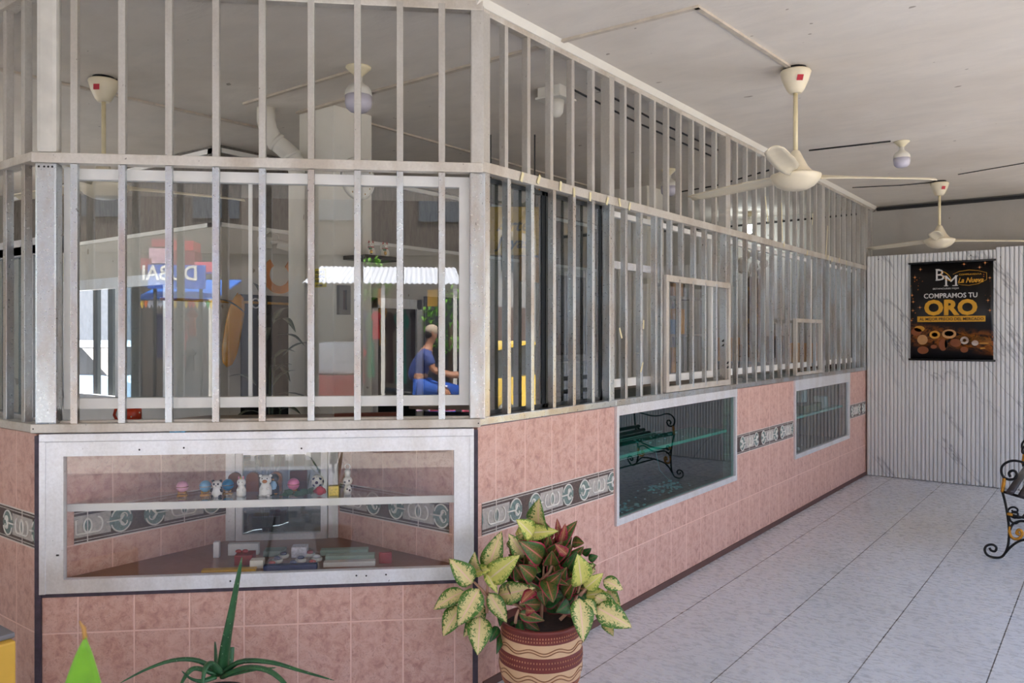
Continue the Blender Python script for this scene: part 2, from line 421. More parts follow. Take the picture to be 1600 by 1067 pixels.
def merge(a, b, off=(0, 0, 0)):
    return a.add([p+Vector(off) for p in b.v], b.f, b.mi[0] if b.mi else 0)

# ================================================================== SETTING
RAILZ0, RAILZ1 = 1.117, 1.148
M['asphalt'] = plain('street_concrete', (176, 172, 164), .85, var=.15, scale=2)
g = MB().box(-60, 60, -60, 60, -.4, -.15); struct(g, 'ground', 'asphalt')
poly = [(2.2, 9.45), (2.2, -.207), (-4.8, -6.90), (-9, -6.90), (-9, 3.5), (-5.4, 3.5), (-5.4, 9.45)]
f = MB().prism(poly, 'z', -.15, 0.0); struct(f, 'floor', 'floor')
c = MB().prism(poly, 'z', CEIL, CEIL+.22); struct(c, 'ceiling', 'ceil')

T = .11
# window openings of the side wall (Y ranges)
b1 = (3.715, 5.405, .477, 1.117); b2 = (6.675, 8.38, .462, 1.117)
w = MB()
w.box(PX-T, PX, PY, b1[0], 0, 1.113); w.box(PX-T, PX, b1[0], b1[1], 0, b1[2])
w.box(PX-T, PX, b1[1], b2[0], 0, 1.113); w.box(PX-T, PX, b2[0], b2[1], 0, b2[2]); w.box(PX-T, PX, b2[1], 9.45, 0, 1.113)
struct(w, 'wall_right', 'tileB')
w = MB(); w.box(0.02, 1.72, -.05, 0, 0, .478); w.box(0.012, .03, -.05, 0, .478, 1.1); w.box(1.715, 1.73, -.05, 0, .478, 1.1)
struct(w, 'wall_front', 'tileA', FA)
w = MB(); w.box(-9, QX-.02, QY, QY+T, 0, 1.105); struct(w, 'wall_left', 'tileC')

# tiled border strip: relief pattern of scrolls, period .425
M['bd_bg'] = plain('border_brown', (84, 66, 62), .4, scale=120, var=.4)
M['bd_grey'] = plain('border_grey', (182, 175, 168), .4, scale=60, var=.2)
M['bd_teal'] = plain('border_teal', (116, 134, 128), .35, scale=90, var=.35)
M['bd_white'] = plain('border_white', (234, 230, 222), .35)
M['grout'] = plain('white_grout', (222, 212, 204), .6)
BZ0, BZ1 = .652, .785
def arc(cx, cz, rx, rz, a0, a1, n=10):
    return [(cx+rx*math.cos(R(a0+(a1-a0)*i/n)), cz+rz*math.sin(R(a0+(a1-a0)*i/n))) for i in range(n+1)]
def border(x0, x1, joint, put):
    """put(x, depth, z) -> point; x runs along the wall, depth outward"""
    mb = MB()
    def rect(a, b, z0, z1, d0, d1, mi):
        p = [put(a, d0, z0), put(b, d0, z0), put(b, d1, z0), put(a, d1, z0), put(a, d0, z1), put(b, d0, z1), put(b, d1, z1), put(a, d1, z1)]
        mb.add(p, [(0,3,2,1),(4,5,6,7),(0,1,5,4),(1,2,6,5),(2,3,7,6),(3,0,4,7)], mi)
    def line(pts, wd, mi, d=.0032):
        q = [p for p in pts if x0+.003 < p[0] < x1-.003]
        if len(q) < 2: return
        mb.tube([put(p[0], d, p[1]) for p in q], wd, n=6, mi=mi, smooth=True)
    def disc(cx, cz, rx, rz, mi, d):
        pts = [(min(max(cx+rx*math.cos(2*PI*k/20), x0), x1), cz+rz*math.sin(2*PI*k/20)) for k in range(20)]
        if cx+rx < x0+.004 or cx-rx > x1-.004: return
        mb.add([put(p[0], d, p[1]) for p in pts]+[put(p[0], 0, p[1]) for p in pts], [tuple(range(20))]+[(k, 20+k, 20+(k+1) % 20, (k+1) % 20) for k in range(20)], mi)
    rect(x0, x1, BZ0, BZ1, -.004, .0012, 0)
    rect(x0, x1, BZ0-.004, BZ0+.001, -.003, .0025, 4); rect(x0, x1, BZ1-.001, BZ1+.004, -.003, .0025, 4)
    for z in (BZ0+.010, BZ1-.010): rect(x0, x1, z-.0022, z+.0022, 0, .0026, 1)
    k0 = math.floor((x0-joint)/.425)-1; k1 = math.ceil((x1-joint)/.425)+1
    zc = (BZ0+BZ1)/2
    for k in range(k0, k1+1):
        j = joint+k*.425
        a, b = max(x0, j-.095), min(x1, j+.095)
        if b > a: rect(a, b, zc-.044, zc+.044, 0, .002, 1)
        for e, en in ((-1, 0), (1, 0)):
            cx = j+e*.138
            disc(cx, zc, .050, .053, 2, .0022)
            line([(cx+e*x, zc+z) for x, z in arc(0, .004, .042, .046, 165, 15)], .0032, 3)
            line([(cx+e*x, zc+z) for x, z in arc(0, -.004, .042, .046, -165, -15)], .0032, 3)
            line([(cx-e*x, zc+z) for x, z in arc(-.012, .012, .014, .014, 200, -20, 8)], .003, 3)
            line([(cx-e*x, zc+z) for x, z in arc(-.012, -.012, .014, .014, -200, 20, 8)], .003, 3)
            line([(cx+e*.012, zc+.02), (cx, zc+.004), (cx-e*.006, zc-.004), (cx+e*.01, zc-.022)], .0055, 3, .004)
            line([(cx-e*.0, zc), (cx-e*.03, zc), (cx-e*.062, zc)], .0034, 3, .004)
        for e in (-1, 1):
            cx = j+e*.022
            pts = arc(cx+.018, zc, .02, .03, 90, -90, 8)+arc(cx-.018, zc, .02, .03, -90, -270, 8)
            line(pts, .0036, 3, .0036)
        disc(j, zc, .02, .022, 2, .0024)
        if x0 < j < x1: rect(j-.0018, j+.0018, BZ0, BZ1, 0, .003, 4)
    return mb
BM = ['bd_bg', 'bd_grey', 'bd_teal', 'bd_white', 'grout']
ib = 0
for (y0, y1) in ((2.60, b1[0]-.012), (b1[1]+.012, b2[0]-.012), (b2[1]+.012, 9.05)):
    ib += 1; struct(border(y0, y1, 3.122, lambda x, d, z: (PX+d, x, z)), 'trim_%d' % ib, BM)
struct(border(-8.9, QX-.03, -3.53, lambda x, d, z: (x, QY-d, z)), 'trim_4', BM)
# dark corner strips, base strip
struct(MB().box(.0, .022, -.045, .006, 0, 1.10), 'trim_5', 'trimdark', FA)
struct(MB().box(1.722, 1.745, -.045, .008, 0, 1.10), 'trim_6', 'trimdark', FA)
struct(MB().box(PX, PX+.008, PY+.03, 9.05, 0, .035), 'baseboard_right', plain('base_strip', (96, 66, 60), .6))
struct(MB().box(.03, 1.72, -.002, .005, .462, .478), 'trim_7', 'trimdark', FA)
# sloped plaster edge between grille and ceiling on the side wall
struct(MB().prism([(PX-.06, 2.872), (PX+.012, 2.872), (PX+.035, CEIL), (PX-.06, CEIL)], 'y', PY-.02, 9.45), 'trim_8', 'column')
struct(MB().box(.0, 1.75, -.05, .012, 2.885, CEIL), 'trim_9', 'column', FA)

# corrugated partition across the end of the porch
def corr(x0, x1, z0, z1, Y, per=.0372, dep=.017):
    b = MB(); n = round((x1-x0)/per); xs = []
    prof = [(0, 0), (.08, 0), (.16, .75), (.30, 1), (.80, 1), (.93, .75), (1.0, 0)]
    for i in range(n):
        for t, d in prof[:-1]: xs.append((x0+(i+t)*per, d))
    xs.append((x0+n*per, 0))
    m = len(xs)
    vs = [(x, Y-d*dep, z0) for x, d in xs]+[(x, Y-d*dep, z1) for x, d in xs]+[(x, Y+.004-d*dep, z0) for x, d in xs]+[(x, Y+.004-d*dep, z1) for x, d in xs]
    fs = [(i, i+1, m+i+1, m+i) for i in range(m-1)]+[(2*m+i, 3*m+i, 3*m+i+1, 2*m+i+1) for i in range(m-1)]+[(m+i, m+i+1, 3*m+i+1, 3*m+i) for i in range(m-1)]+[(i, 2*m+i, 2*m+i+1, i+1) for i in range(m-1)]
    return b.add(vs, fs)
struct(corr(-2.118, -.925, .006, 2.325, 9.062), 'wall_back', 'corr')
struct(corr(-.935, 2.0, .006, 2.345, 9.052), 'wall_end', 'corr')
struct(MB().box(-5.4, 2.2, 9.45, 9.57, -.15, CEIL+.22), 'wall_rear', 'upwall')
struct(MB().box(-2.1, 2.2, 9.40, 9.45, 2.855, 2.885), 'trim_10', 'dark')
sc = MB()
for x, z in ((-2.0, 2.29), (-1.62, 2.29), (-1.15, 2.28), (-.7, 2.3), (-.55, 1.2), (-.66, 1.72), (-.9, 2.25), (-.6, .9)): sc.lathe([(.007, 0), (.005, .004), (.0005, .006)], (x, 9.05, z), 8, axis=(0, -1, 0))
tag(fin(sc, 'panel_screws', 'dark'), 'dark screw heads fixing the marbled corrugated panel', 'screws', kind='stuff')

# ---------------------------------------------------------------- inside walls
WX, WY = -5.28, 3.375
# partition wall along the shop (X = WX) with a doorway behind a black curtain
p = MB(); p.box(WX-.1, WX, WY, 3.575, 0, 2.31); p.box(WX-.1, WX, 4.6, 9.45, 0, 2.31); p.box(WX-.1, WX, 3.575, 4.6, 1.80, 2.31)
struct(p, 'wall_inner', 'plaster')
struct(MB().box(WX-.1, WX-.004, WY, 9.45, 2.31, CEIL), 'wall_inner_top', 'slate')
struct(MB().box(WX-.1, WX+.02, WY-.02, 9.45, 2.295, 2.325).box(WX-.1, WX+.02, WY-.02, 9.45, 2.84, 2.875), 'trim_11', 'white_frame')
# wall along x at WY with the window to the far street
wx0, wx1, wz0, wz1 = -7.75, -5.95, .92, 1.97
p = MB(); p.box(WX-.1, wx1, WY, WY+.1, 0, 2.31); p.box(-9, wx0, WY, WY+.1, 0, 2.31); p.box(wx0, wx1, WY, WY+.1, 0, wz0); p.box(wx0, wx1, WY, WY+.1, wz1, 2.31)
struct(p, 'wall_street', 'plaster'); struct(MB().box(-9, WX-.0, WY+.004, WY+.1, 2.31, CEIL), 'wall_street_top', 'slate')
struct(MB().box(-9, WX+.02, WY-.02, WY+.02, 2.295, 2.325).box(-9, WX+.02, WY-.02, WY+.02, 2.84, 2.875), 'trim_12', 'white_frame')
fr = MB(); fr.box(wx0, wx1, WY-.03, WY+.03, wz1-.08, wz1+.01); fr.box(wx0, wx1, WY-.02, WY+.03, wz0, wz0+.05)
for x in (wx0, -6.76, wx1-.05): fr.box(x, x+.05, WY-.02, WY+.03, wz0, wz1)
struct(fr, 'window_1', 'case')
struct(MB().box(-6.74, wx1, WY+.0, WY+.02, wz0+.05, wz1-.08), 'window_2', 'glass_dark')
struct(MB().box(-6.74, wx1+.02, WY+.105, WY+.14, wz0-.1, wz1+.1), 'shutter_1', plain('closed_shutter', (66, 74, 74), .6))
bars = thing('window_bars', 'pair of dark flat bars across the far street window', 'window bars', (-7.2, WY+.06, wz0))
for x in (-7.30, -7.03): fin(MB().box(x, x+.085, WY+.05, WY+.08, wz0, wz1), 'bar', plain('grey_steel_bar', (70, 78, 78), .5), parent=bars)
struct(MB().box(-9.1, -9, QY, 3.5, 0, CEIL), 'wall_far_left', 'plaster')
struct(MB().box(-5.0, -4.85, -6.5, QY-.03, 0, CEIL), 'wall_light_block', 'column')  # unseen wall, added to block light from the left
d0_, d1_ = inB(578, 500, WX).y, inB(656, 500, WX).y
dz_ = inB(600, 466, WX).z
b = MB().box(WX, WX+.03, d0_, d0_+.07, 0, dz_).box(WX, WX+.03, d1_-.07, d1_, 0, dz_).box(WX, WX+.03, d0_, d1_, dz_-.09, dz_)
struct(b, 'door_1', 'case'); struct(MB().box(WX, WX+.012, d0_+.07, d1_-.07, 0, dz_-.09), 'door_2', plain('dark_door_leaf', (22, 24, 25), .3))
struct(MB().box(WX, WX+.02, d1_+.05, inB(742, 500, WX).y, 0, 1.86), 'dim_wall_panel', plain('dim_wall_slate_blue', (58, 60, 72), .5))  # dark sheet added over the partition; its colour makes the wall dim
# free standing column
struct(MB().bbox(-4.13, -3.80, 3.215, 3.53, 0, CEIL, .008), 'column_1', 'column')
struct(MB().box(-3.9, -3.52, 6.75, 7.1, 0, CEIL-.0), 'column_2', 'column')
# porch conduits on the ceiling, each run one thing
def run(name, label, cat, pts, wd=.022, mat='conduit', hh=.012, r=None):
    b = MB()
    if r: b.tube(pts, r, 6)
    else:
        for a, c2 in zip(pts[:-1], pts[1:]):
            a, c2 = Vector(a), Vector(c2); L = (c2-a).length; ang = math.atan2(c2.y-a.y, c2.x-a.x)
            b.obox((a+c2)/2, L+wd, wd, hh, ang)
    return tag(fin(b, name, mat, loc=pts[0]), label, cat)
zc = CEIL-.006
run('cable_duct', 'cream cable duct bent at a right angle across the porch ceiling to the nearest fan', 'cable duct', [(PX+.04, 3.17, zc), (-1.425, 3.19, zc), (-1.36, 4.17, zc)])
run('cable_duct', 'painted cable duct on the shop ceiling running to the column head', 'cable duct', [(-2.2, 3.17, zc), (-3.42, 3.18, zc), (-4.1, 3.19, zc)], .03)
run('cable_duct', 'dark-edged cable duct on the shop ceiling leading to the large bulb', 'cable duct', [(-3.24, 2.86, zc), (-4.2, 2.87, zc)])
run('cable_duct', 'long pale cable duct on the shop ceiling behind the left fan', 'cable duct', [(-4.7, 1.45, zc), (-4.62, 3.3, zc)], .03)
run('cable_duct', 'pale cable duct on the shop ceiling right of the column', 'cable duct', [(-3.94, 3.55, zc), (-3.96, 6.5, zc)], .024)
run('ceiling_cable', 'dark cable across the porch ceiling between fan and bare bulb', 'cable', [(-1.30, 6.25, zc), (-1.86, 6.19, zc)], r=.006, mat='cable')
run('ceiling_cable', 'double black cable clipped behind the upper grille rail, outer strand', 'cable', [(-2.32, 3.75, 2.88), (-2.36, 4.6, 2.872), (-2.38, 5.9, 2.88)], r=.006, mat='cable')
run('ceiling_cable', 'double black cable clipped behind the upper grille rail, inner strand', 'cable', [(-2.44, 3.75, 2.88), (-2.47, 4.6, 2.868), (-2.5, 5.9, 2.88)], r=.006, mat='cable')
run('ceiling_cable', 'black cable slung across the shop ceiling beyond the side grille', 'cable', [(-3.57, 7.2, 2.88), (-2.9, 6.9, 2.85), (-2.3, 6.64, 2.88)], r=.007, mat='cable')
run('ceiling_cable', 'black cable along the top of the rear shop wall', 'cable', [(-5.2, 9.42, 2.84), (-3.9, 9.42, 2.82), (-2.2, 9.42, 2.84)], r=.012, mat='cable')
run('ceiling_cable', 'thin dark wire across the far porch ceiling to the far fan', 'cable', [(-2.0, 8.0, 2.893), (-1.6, 8.15, 2.893), (-1.30, 8.18, 2.893)], r=.004, mat='cable')
run('ceiling_cable', 'thin dark wire on the far right of the porch ceiling', 'cable', [(-1.1, 7.9, 2.893), (-.6, 7.7, 2.893), (0.4, 7.2, 2.893)], r=.004, mat='cable')

# ================================================================== GRILLES
def post(mb, x0, x1, y0, y1, z0, z1): return mb.box(x0, x1, y0, y1, z0, z1)
GA = thing('window_grille', 'aluminium security grille with nine bars over the corner front window', 'window grille', (0, 0, RAILZ0), FA)
AX = [1.593, 1.414, 1.236, 1.055, .874, .681, .495, .323, .151]
lo = fin(MB().bbox(-.0135, .0135, 0.0, .022, 1.14, 2.17, .002), 'bar', 'bar'); lo.parent = GA; lo.location = (AX[0], 0, -RAILZ0)
up_ = fin(MB().bbox(-.0135, .0135, -.004, .022, 2.205, 2.87, .002), 'bar', 'bar_top'); up_.parent = GA; up_.location = (AX[0], 0, -RAILZ0)
# meshes above are built about x = 0, so the children sit at their own x
lo.matrix_parent_inverse.identity(); up_.matrix_parent_inverse.identity()
lean = {}
for x in AX[1:]:
    part_copy(lo, (x-AX[0], 0, 0)); part_copy(up_, (x-AX[0], 0, 0))
fin(MB().bbox(-.02, 1.75, -.03, .026, 2.172, 2.212, .003), 'rail', 'rail', parent=GA)
fin(MB().bbox(-.01, 1.75, -.03, .03, RAILZ0-.004, RAILZ1, .003).box(0.02, 1.70, -.045, -.005, RAILZ1-.004, RAILZ1+.008), 'rail', 'rail', parent=GA)
fin(MB().bbox(-.02, 1.75, -.03, .02, 2.848, 2.888, .003), 'rail', 'rail', parent=GA)
fin(MB().bbox(1.655, 1.735, -.03, .028, 1.146, 2.172, .008), 'post', 'bar', parent=GA)
fin(MB().bbox(1.655, 1.735, -.03, .022, 2.212, 2.87, .018), 'post', plain('white_post', (206, 202, 192), .5), parent=GA)
fin(MB().bbox(-.03, .035, -.035, .02, 1.146, 2.172, .006), 'post', 'bar', parent=GA)
fin(MB().bbox(-.025, .03, -.035, .015, 2.212, 2.87, .006), 'post', 'bar_top', parent=GA)
for x, z in ((1.72, 2.155), (1.70, 2.155), (1.685, 2.155), (1.67, 2.155), (.0, 1.13), (1.74, 1.13)): fin(MB().lathe([(.0045, 0), (.0005, .0025)], (x, .029, z), 8, axis=(0, 1, 0)), 'rivet', 'dark', parent=GA)

def grille_B(label, y0, y1, lows, ups, posts, extra=None):
    g = thing('window_grille', label, 'window grille', (PX, y0, RAILZ0))
    def bar(y, z0, z1, mat, first):
        if first is None:
            o = fin(MB().bbox(-.030, .002, -.0125, .0125, z0, z1, .002), 'bar', mat); o.parent = g; o.location = (0, y-y0, -RAILZ0); return o
        return part_copy(first, (0, y-y0-first.location.y, 0))
    f1 = f2 = None
    for q in lows:
        y, zz = q if isinstance(q, tuple) else (q, None)
        if zz: bar(y, zz, 2.185, 'bar', None)
        else: f1 = bar(y, 1.14, 2.185, 'bar', f1) if f1 is None else (bar(y, 0, 0, 'bar', f1) and f1)
    for y in ups: f2 = bar(y, 2.225, 2.86, 'bar_top', None) if f2 is None else (bar(y, 0, 0, '', f2) and f2)
    fin(MB().bbox(PX-.035, PX+.008, y0, y1, 2.183, 2.228, .003), 'rail', 'rail', parent=g)
    fin(MB().bbox(PX-.035, PX+.012, y0, y1, RAILZ0-.0, RAILZ1+.002, .003), 'rail', 'bar', parent=g)
    fin(MB().bbox(PX-.035, PX+.004, y0, y1, 2.848, 2.874, .003), 'rail', 'rail', parent=g)
    for (a, c2) in posts:
        fin(MB().bbox(PX-.04, PX+.006, a, c2, 1.148, 2.183, .003), 'post', 'bar', parent=g)
        fin(MB().bbox(PX-.05, PX+.006, a, c2, 2.228, 2.86, .003), 'post', 'bar_top', parent=g)
    if extra: extra(g)
    return g
def tapes(ys, extra=()):
    def fn(g):
        for i, (y, z, h, wd) in enumerate([(y, 2.205, .045, .016) for y in ys]+list(extra)):
            b = MB().box(-.0008, .0008, -wd/2, wd/2, -h/2, h/2)
            m = Matrix.Translation((PX+.0125, y, z+random.uniform(-.012, .016))) @ Matrix.Rotation(random.uniform(-.5, .5), 4, 'X')
            b.v = [m @ q for q in b.v]; fin(b, 'tape', 'tape', parent=g)
    return fn
grille_B('aluminium security grille with dark glass behind, next to the corner post', PY-.01, 3.71, [2.79, 2.967, 3.145, 3.32, 3.50], [2.77, 2.937, 3.122, 3.307, 3.499], [(2.60, 2.65), (3.655, 3.705)], tapes([2.87, 3.0, 3.18, 3.30, 3.45, 3.62]))
def hatch(g):
    X1 = PX+.022
    fin(MB().bbox(X1-.03, X1, 4.29, 5.27, 1.812, 1.85, .002).bbox(X1-.03, X1, 4.29, 5.27, 1.155, 1.19, .002).bbox(X1-.03, X1, 4.29, 4.325, 1.19, 1.812, .002).bbox(X1-.03, X1, 5.235, 5.27, 1.19, 1.812, .002), 'hatch_frame', 'rail', parent=g)
    f0 = None
    for y in (4.47, 4.66, 4.85, 5.03):
        if f0 is None:
            f0 = fin(MB().bbox(-.025, .0, -.011, .011, 1.17, 1.83, .002), 'hatch_bar', 'bar'); f0.parent = g; f0.location = (X1+.002-PX, y-3.71, -RAILZ0)
        else: part_copy(f0, (0, y-4.47, 0))
    for y, z in ((5.12, 1.45), (5.12, 1.42), (5.2, 1.3), (5.2, 1.27)):
        b = MB(); b.tube([(X1+.004, y-.01, z), (X1+.01, y, z+.012), (X1+.004, y+.01, z)], .004, 6); fin(b, 'hatch_hinge', 'dark', parent=g)
    tapes([3.75, 3.86], [(3.76, 1.5, .06, .012), (4.02, 1.55, .05, .012), (4.0, 1.3, .06, .012)])(g)
grille_B('aluminium security grille with a low barred hatch, above the teal display case', 3.71, 5.31, [3.845, 4.02, 4.20, (4.40, 1.84), (4.56, 1.84), (4.74, 1.84), (4.91, 1.84), (5.08, 1.84), 4.27], [3.833, 4.001, 4.18, 4.354, 4.525, 4.706, 4.875, 5.07], [(5.225, 5.305)], hatch)
def hatch2(g):
    X1 = PX+.022
    fin(MB().bbox(X1-.03, X1, 6.68, 7.42, 1.598, 1.63, .002).bbox(X1-.03, X1, 6.68, 7.42, 1.155, 1.18, .002).bbox(X1-.03, X1, 6.68, 6.71, 1.18, 1.598, .002).bbox(X1-.03, X1, 7.39, 7.42, 1.18, 1.598, .002), 'hatch_frame', 'rail', parent=g)
    for y in (6.86, 7.04, 7.21): fin(MB().bbox(X1-.025, X1+.002, y-.011, y+.011, 1.17, 1.61, .002), 'hatch_bar', 'bar', parent=g)
    tapes([6.4, 7.0], [(6.0, 2.45, .2, .012), (6.35, 2.4, .3, .012), (7.15, 2.5, .1, .01)])(g)
yb = [5.44+.187*k for k in range(11)]
grille_B('aluminium security grille with a small serving hatch at its far bottom corner', 5.31, 7.55, [y for y in yb if y < 6.6]+[(y, 1.62) for y in yb if 6.6 < y < 7.45], yb, [(7.46, 7.55)], hatch2)
yc = [7.70+.187*k for k in range(8)]
grille_B('aluminium security grille nearest the marbled corrugated partition', 7.55, 9.45, yc, yc+[9.24, 9.35], [(9.03, 9.13)], tapes([7.62, 7.75, 8.0, 8.25], [(7.58, 2.35, .3, .012)]))

GC = thing('window_grille', 'aluminium security grille on the left facade past the wide corner post', 'window grille', (QX, QY, RAILZ0))
fl = fu = None
for k in range(26):
    x = -3.52-.178*k
    if fl is None:
        fl = fin(MB().bbox(-.0165, .0165, -.004, .026, 1.14, 2.19, .002), 'bar', 'bar'); fl.parent = GC; fl.location = (x-QX, 0, -RAILZ0)
        fu = fin(MB().bbox(-.0165, .0165, -.004, .026, 2.20, 2.87, .002), 'bar', 'bar_top'); fu.parent = GC; fu.location = (x-QX, 0, -RAILZ0)
    else: part_copy(fl, (-.178*k, 0, 0)); part_copy(fu, (-.178*k, 0, 0))
for z0, z1 in ((2.183, 2.218), (1.112, 1.145), (2.848, 2.885)): fin(MB().bbox(-8.9, QX-.01, QY-.02, QY+.04, z0, z1, .003), 'rail', 'rail', parent=GC)

# ================================================================== WINDOWS behind the grilles
def ring(mb, a0, a1, y0, y1, z0, z1, w_, wb=None, mi=0):
    wb = wb or w_
    mb.box(a0, a1, y0, y1, z1-w_, z1, mi); mb.box(a0, a1, y0, y1, z0, z0+wb, mi); mb.box(a0, a0+w_, y0, y1, z0+wb, z1-w_, mi); mb.box(a1-w_, a1, y0, y1, z0+wb, z1-w_, mi); return mb
struct(ring(MB(), .033, 1.655, -.075, -.038, 1.20, 2.163, .043, .042), 'window_3', 'white_frame', FA)
struct(MB().box(.076, .97, -.060, -.056, 1.242, 2.12), 'window_4', 'glass', FA)
struct(MB().box(.93, 1.612, -.070, -.066, 1.242, 2.12).box(.93, .945, -.074, -.063, 1.242, 2.12, 1), 'window_5', ['glass', 'white_frame'], FA)
struct(MB().box(PX-.055, PX-.050, 2.68, 3.66, 1.165, 2.165), 'window_6', 'glass_dark')
b = MB()
for y in (2.66, 3.11, 3.14, 3.64): b.box(PX-.065, PX-.045, y, y+.022, 1.15, 2.18)
b.box(PX-.065, PX-.045, 2.66, 3.66, 1.15, 1.168).box(PX-.065, PX-.045, 2.66, 3.66, 2.16, 2.18)
struct(b, 'window_7', plain('charcoal_frame', (58, 62, 64), .4, .5))
n = 7
for (y0, y1, zm) in ((3.72, 5.22, True), (5.33, 7.44, False), (7.57, 9.0, False)):
    n += 1; b = MB(); b.box(PX-.11, PX-.08, y0, y1, 1.205, 1.25).box(PX-.11, PX-.08, y0, y1, 2.15, 2.18)
    b.box(PX-.11, PX-.08, y1-.04, y1, 1.25, 2.15)
    struct(b, 'window_%d' % n, 'white_frame')
    n += 1; struct(MB().box(PX-.098, PX-.093, y0, y1-.04, 1.25, 2.15), 'window_%d' % n, 'glass')
struct(MB().box(PX-.075, PX-.055, 3.72, 4.4, 1.86, 1.90), 'trim_13', 'case')
b = MB(); ring(b, -8.0, QX-.02, QY+.06, QY+.10, 1.12, 1.87, .035)
b.box(-8, QX-.02, QY+.06, QY+.11, 1.83, 1.90).box(-3.62, -3.585, QY+.06, QY+.10, 1.14, 1.84).box(-3.52, -3.44, QY+.05, QY+.08, 1.14, 1.9)
struct(b, 'window_14', 'case'); struct(MB().box(-7.9, QX-.06, QY+.075, QY+.08, 1.15, 1.84), 'window_15', 'glass_dark')

# ---------------------------------------------------------------- corner display case
NZ, CZ = .524, 1.085
DC = thing('display_case', 'wide aluminium-framed display window full of toy ring boxes under the corner grille', 'display case', (.03, 0, .478), FA)
b = MB(); fz0, fz1 = .478, 1.108
b.prism([(.022, fz0), (1.722, fz0), (1.636, .532), (.100, .532)], 'y', -.02, .012)
b.prism([(1.722, fz0), (1.722, 1.075), (1.636, 1.018), (1.636, .532)], 'y', -.02, .012)
b.prism([(.022, 1.075), (.022, fz0), (.100, .532), (.100, 1.018)], 'y', -.02, .012)
b.prism([(.022, 1.075), (.100, 1.018), (1.636, 1.018), (1.722, 1.075)], 'y', -.02, .012)
b.bbox(.018, 1.724, -.02, .02, 1.076, 1.108, .003); b.box(.018, .034, -.02, .018, fz0, 1.076); b.box(1.702, 1.724, -.02, .018, fz0, 1.076)
b.box(.7, .95, .012, .0145, 1.012, 1.03)
fin(b, 'frame', 'case', parent=DC)
fin(MB().box(.098, 1.638, -.010, -.005, .530, 1.02), 'glass_pane', 'glass_case', parent=DC)
for x, z in ((.38, .51), (.46, .508), (.50, .51), (1.0, .505), (1.66, .63), (1.655, .63), (.72, 1.035), (1.35, 1.04), (1.18, 1.045)): fin(MB().lathe([(.004, 0), (.0005, .002)], (x, .012, z), 6, axis=(0, 1, 0)), 'rivet', 'dark', parent=DC)
# niche walls (world frame): left one runs back along Y, right one along -X
struct(MB().box(-3.43, -3.352, QY+.06, 2.235, 0.0, 1.09), 'wall_niche_left', 'tileN')
M['tileN2'] = m_tile('pink_tile_niche_right', 0, -2.25)
struct(MB().box(-2.20, -3.03, 2.552, 2.63, 0.0, 1.09), 'wall_niche_right', 'tileN2')
struct(border(QY+.12, 2.2, 1.55, lambda x, d, z: (-3.352+d, x, z)), 'trim_14', BM)
struct(border(-2.97, -2.27, -2.45, lambda x, d, z: (x, 2.552-d, z)), 'trim_15', BM)
M['niche_wood'] = plain('niche_floor_board', (128, 84, 70), .3, scale=4, var=.25)
struct(MB().prism([(.03, -.012), (1.70, -.012), (1.15, -.57), (.63, -.57)], 'z', NZ-.02, NZ), 'niche_floor', 'niche_wood', FA)
SHZ = .818
def shelfpoly(b, z0, z1, mi=0): return b.prism([(.085, -.05), (1.65, -.05), (1.46, -.26), (.30, -.26)], 'z', z0, z1, mi)
fin(shelfpoly(MB(), SHZ-.005, SHZ).box(.085, 1.65, -.052, -.046, SHZ-.03, SHZ+.0, 1), 'shelf', [glass('clear_shelf', (.86, .9, .9, 1), 1.5, .05), 'white_frame'], parent=DC)
b = ring(MB(), .632, 1.155, -.60, -.562, .478, 1.09, .045); ring(b, .682, 1.105, -.59, -.552, .523, 1.045, .03)
fin(b, 'inner_frame', 'case', parent=DC); fin(MB().box(.71, 1.08, -.575, -.571, .55, 1.02), 'inner_glass', 'glass_dark', parent=DC)
M['counter'] = plain('counter_laminate', (120, 100, 88), .35)
struct(MB().prism([(.03, -.03), (1.70, -.03), (1.25, -.62), (.53, -.62)], 'z', 1.092, 1.112), 'counter_top', 'counter', FA)

# ---------------------------------------------------------------- display cases in the side wall
def side_case(label, y0, y1, z0, z1, gm, shelf_z, top, seed):
    g = thing('display_case', label, 'display case', (PX, y0, z0))
    b = MB(); t_ = .028
    b.box(PX-.02, PX+.014, y0+.001, y1-.001, z0, z0+t_*1.3).box(PX-.02, PX+.014, y0+.001, y0+t_, z0+t_*1.3, z1-top).box(PX-.02, PX+.014, y1-t_, y1-.001, z0+t_*1.3, z1-top).box(PX-.02, PX+.016, y0+.001, y1-.001, z1-top, z1)
    fin(b, 'frame', 'case', parent=g)
    fin(MB().box(PX-.006, PX-.001, y0+t_, y1-t_, z0+.03, z1-top), 'glass_pane', gm, parent=g)
    fin(MB().box(PX-.32, PX-.05, y0+.03, y1-.03, shelf_z-.018, shelf_z), 'shelf', 'shelf_glass', parent=g)
    c2 = plain('case_lining', (48, 54, 52), .5)
    b = MB().box(PX-.56, PX-.54, y0-.04, y1+.04, z0, z1).box(PX-.54, PX-T+.02, y0-.04, y0, z0, z1).box(PX-.54, PX-T+.02, y1, y1+.04, z0, z1).box(PX-.54, PX-.03, y0-.04, y1+.04, z0-.02, z0+.0).box(PX-.54, PX-.03, y0-.04, y1+.04, z1-.01, z1+.01)
    fin(b, 'lining', c2, parent=g)
    return g
side_case('teal-glazed display case with scattered jewellery, nearest the potted plant', b1[0], b1[1], b1[2], b1[3], 'glass_teal', .83, .052, 1)
side_case('small grey-glazed display case below the far end of the grilles', b2[0], b2[1], b2[2], b2[3], 'glass_grey', .79, .09, 2)
struct(border(b1[0]+.1, b1[1]-.05, 3.9, lambda x, d, z: (PX-.54+d, x, z)), 'trim_16', BM)

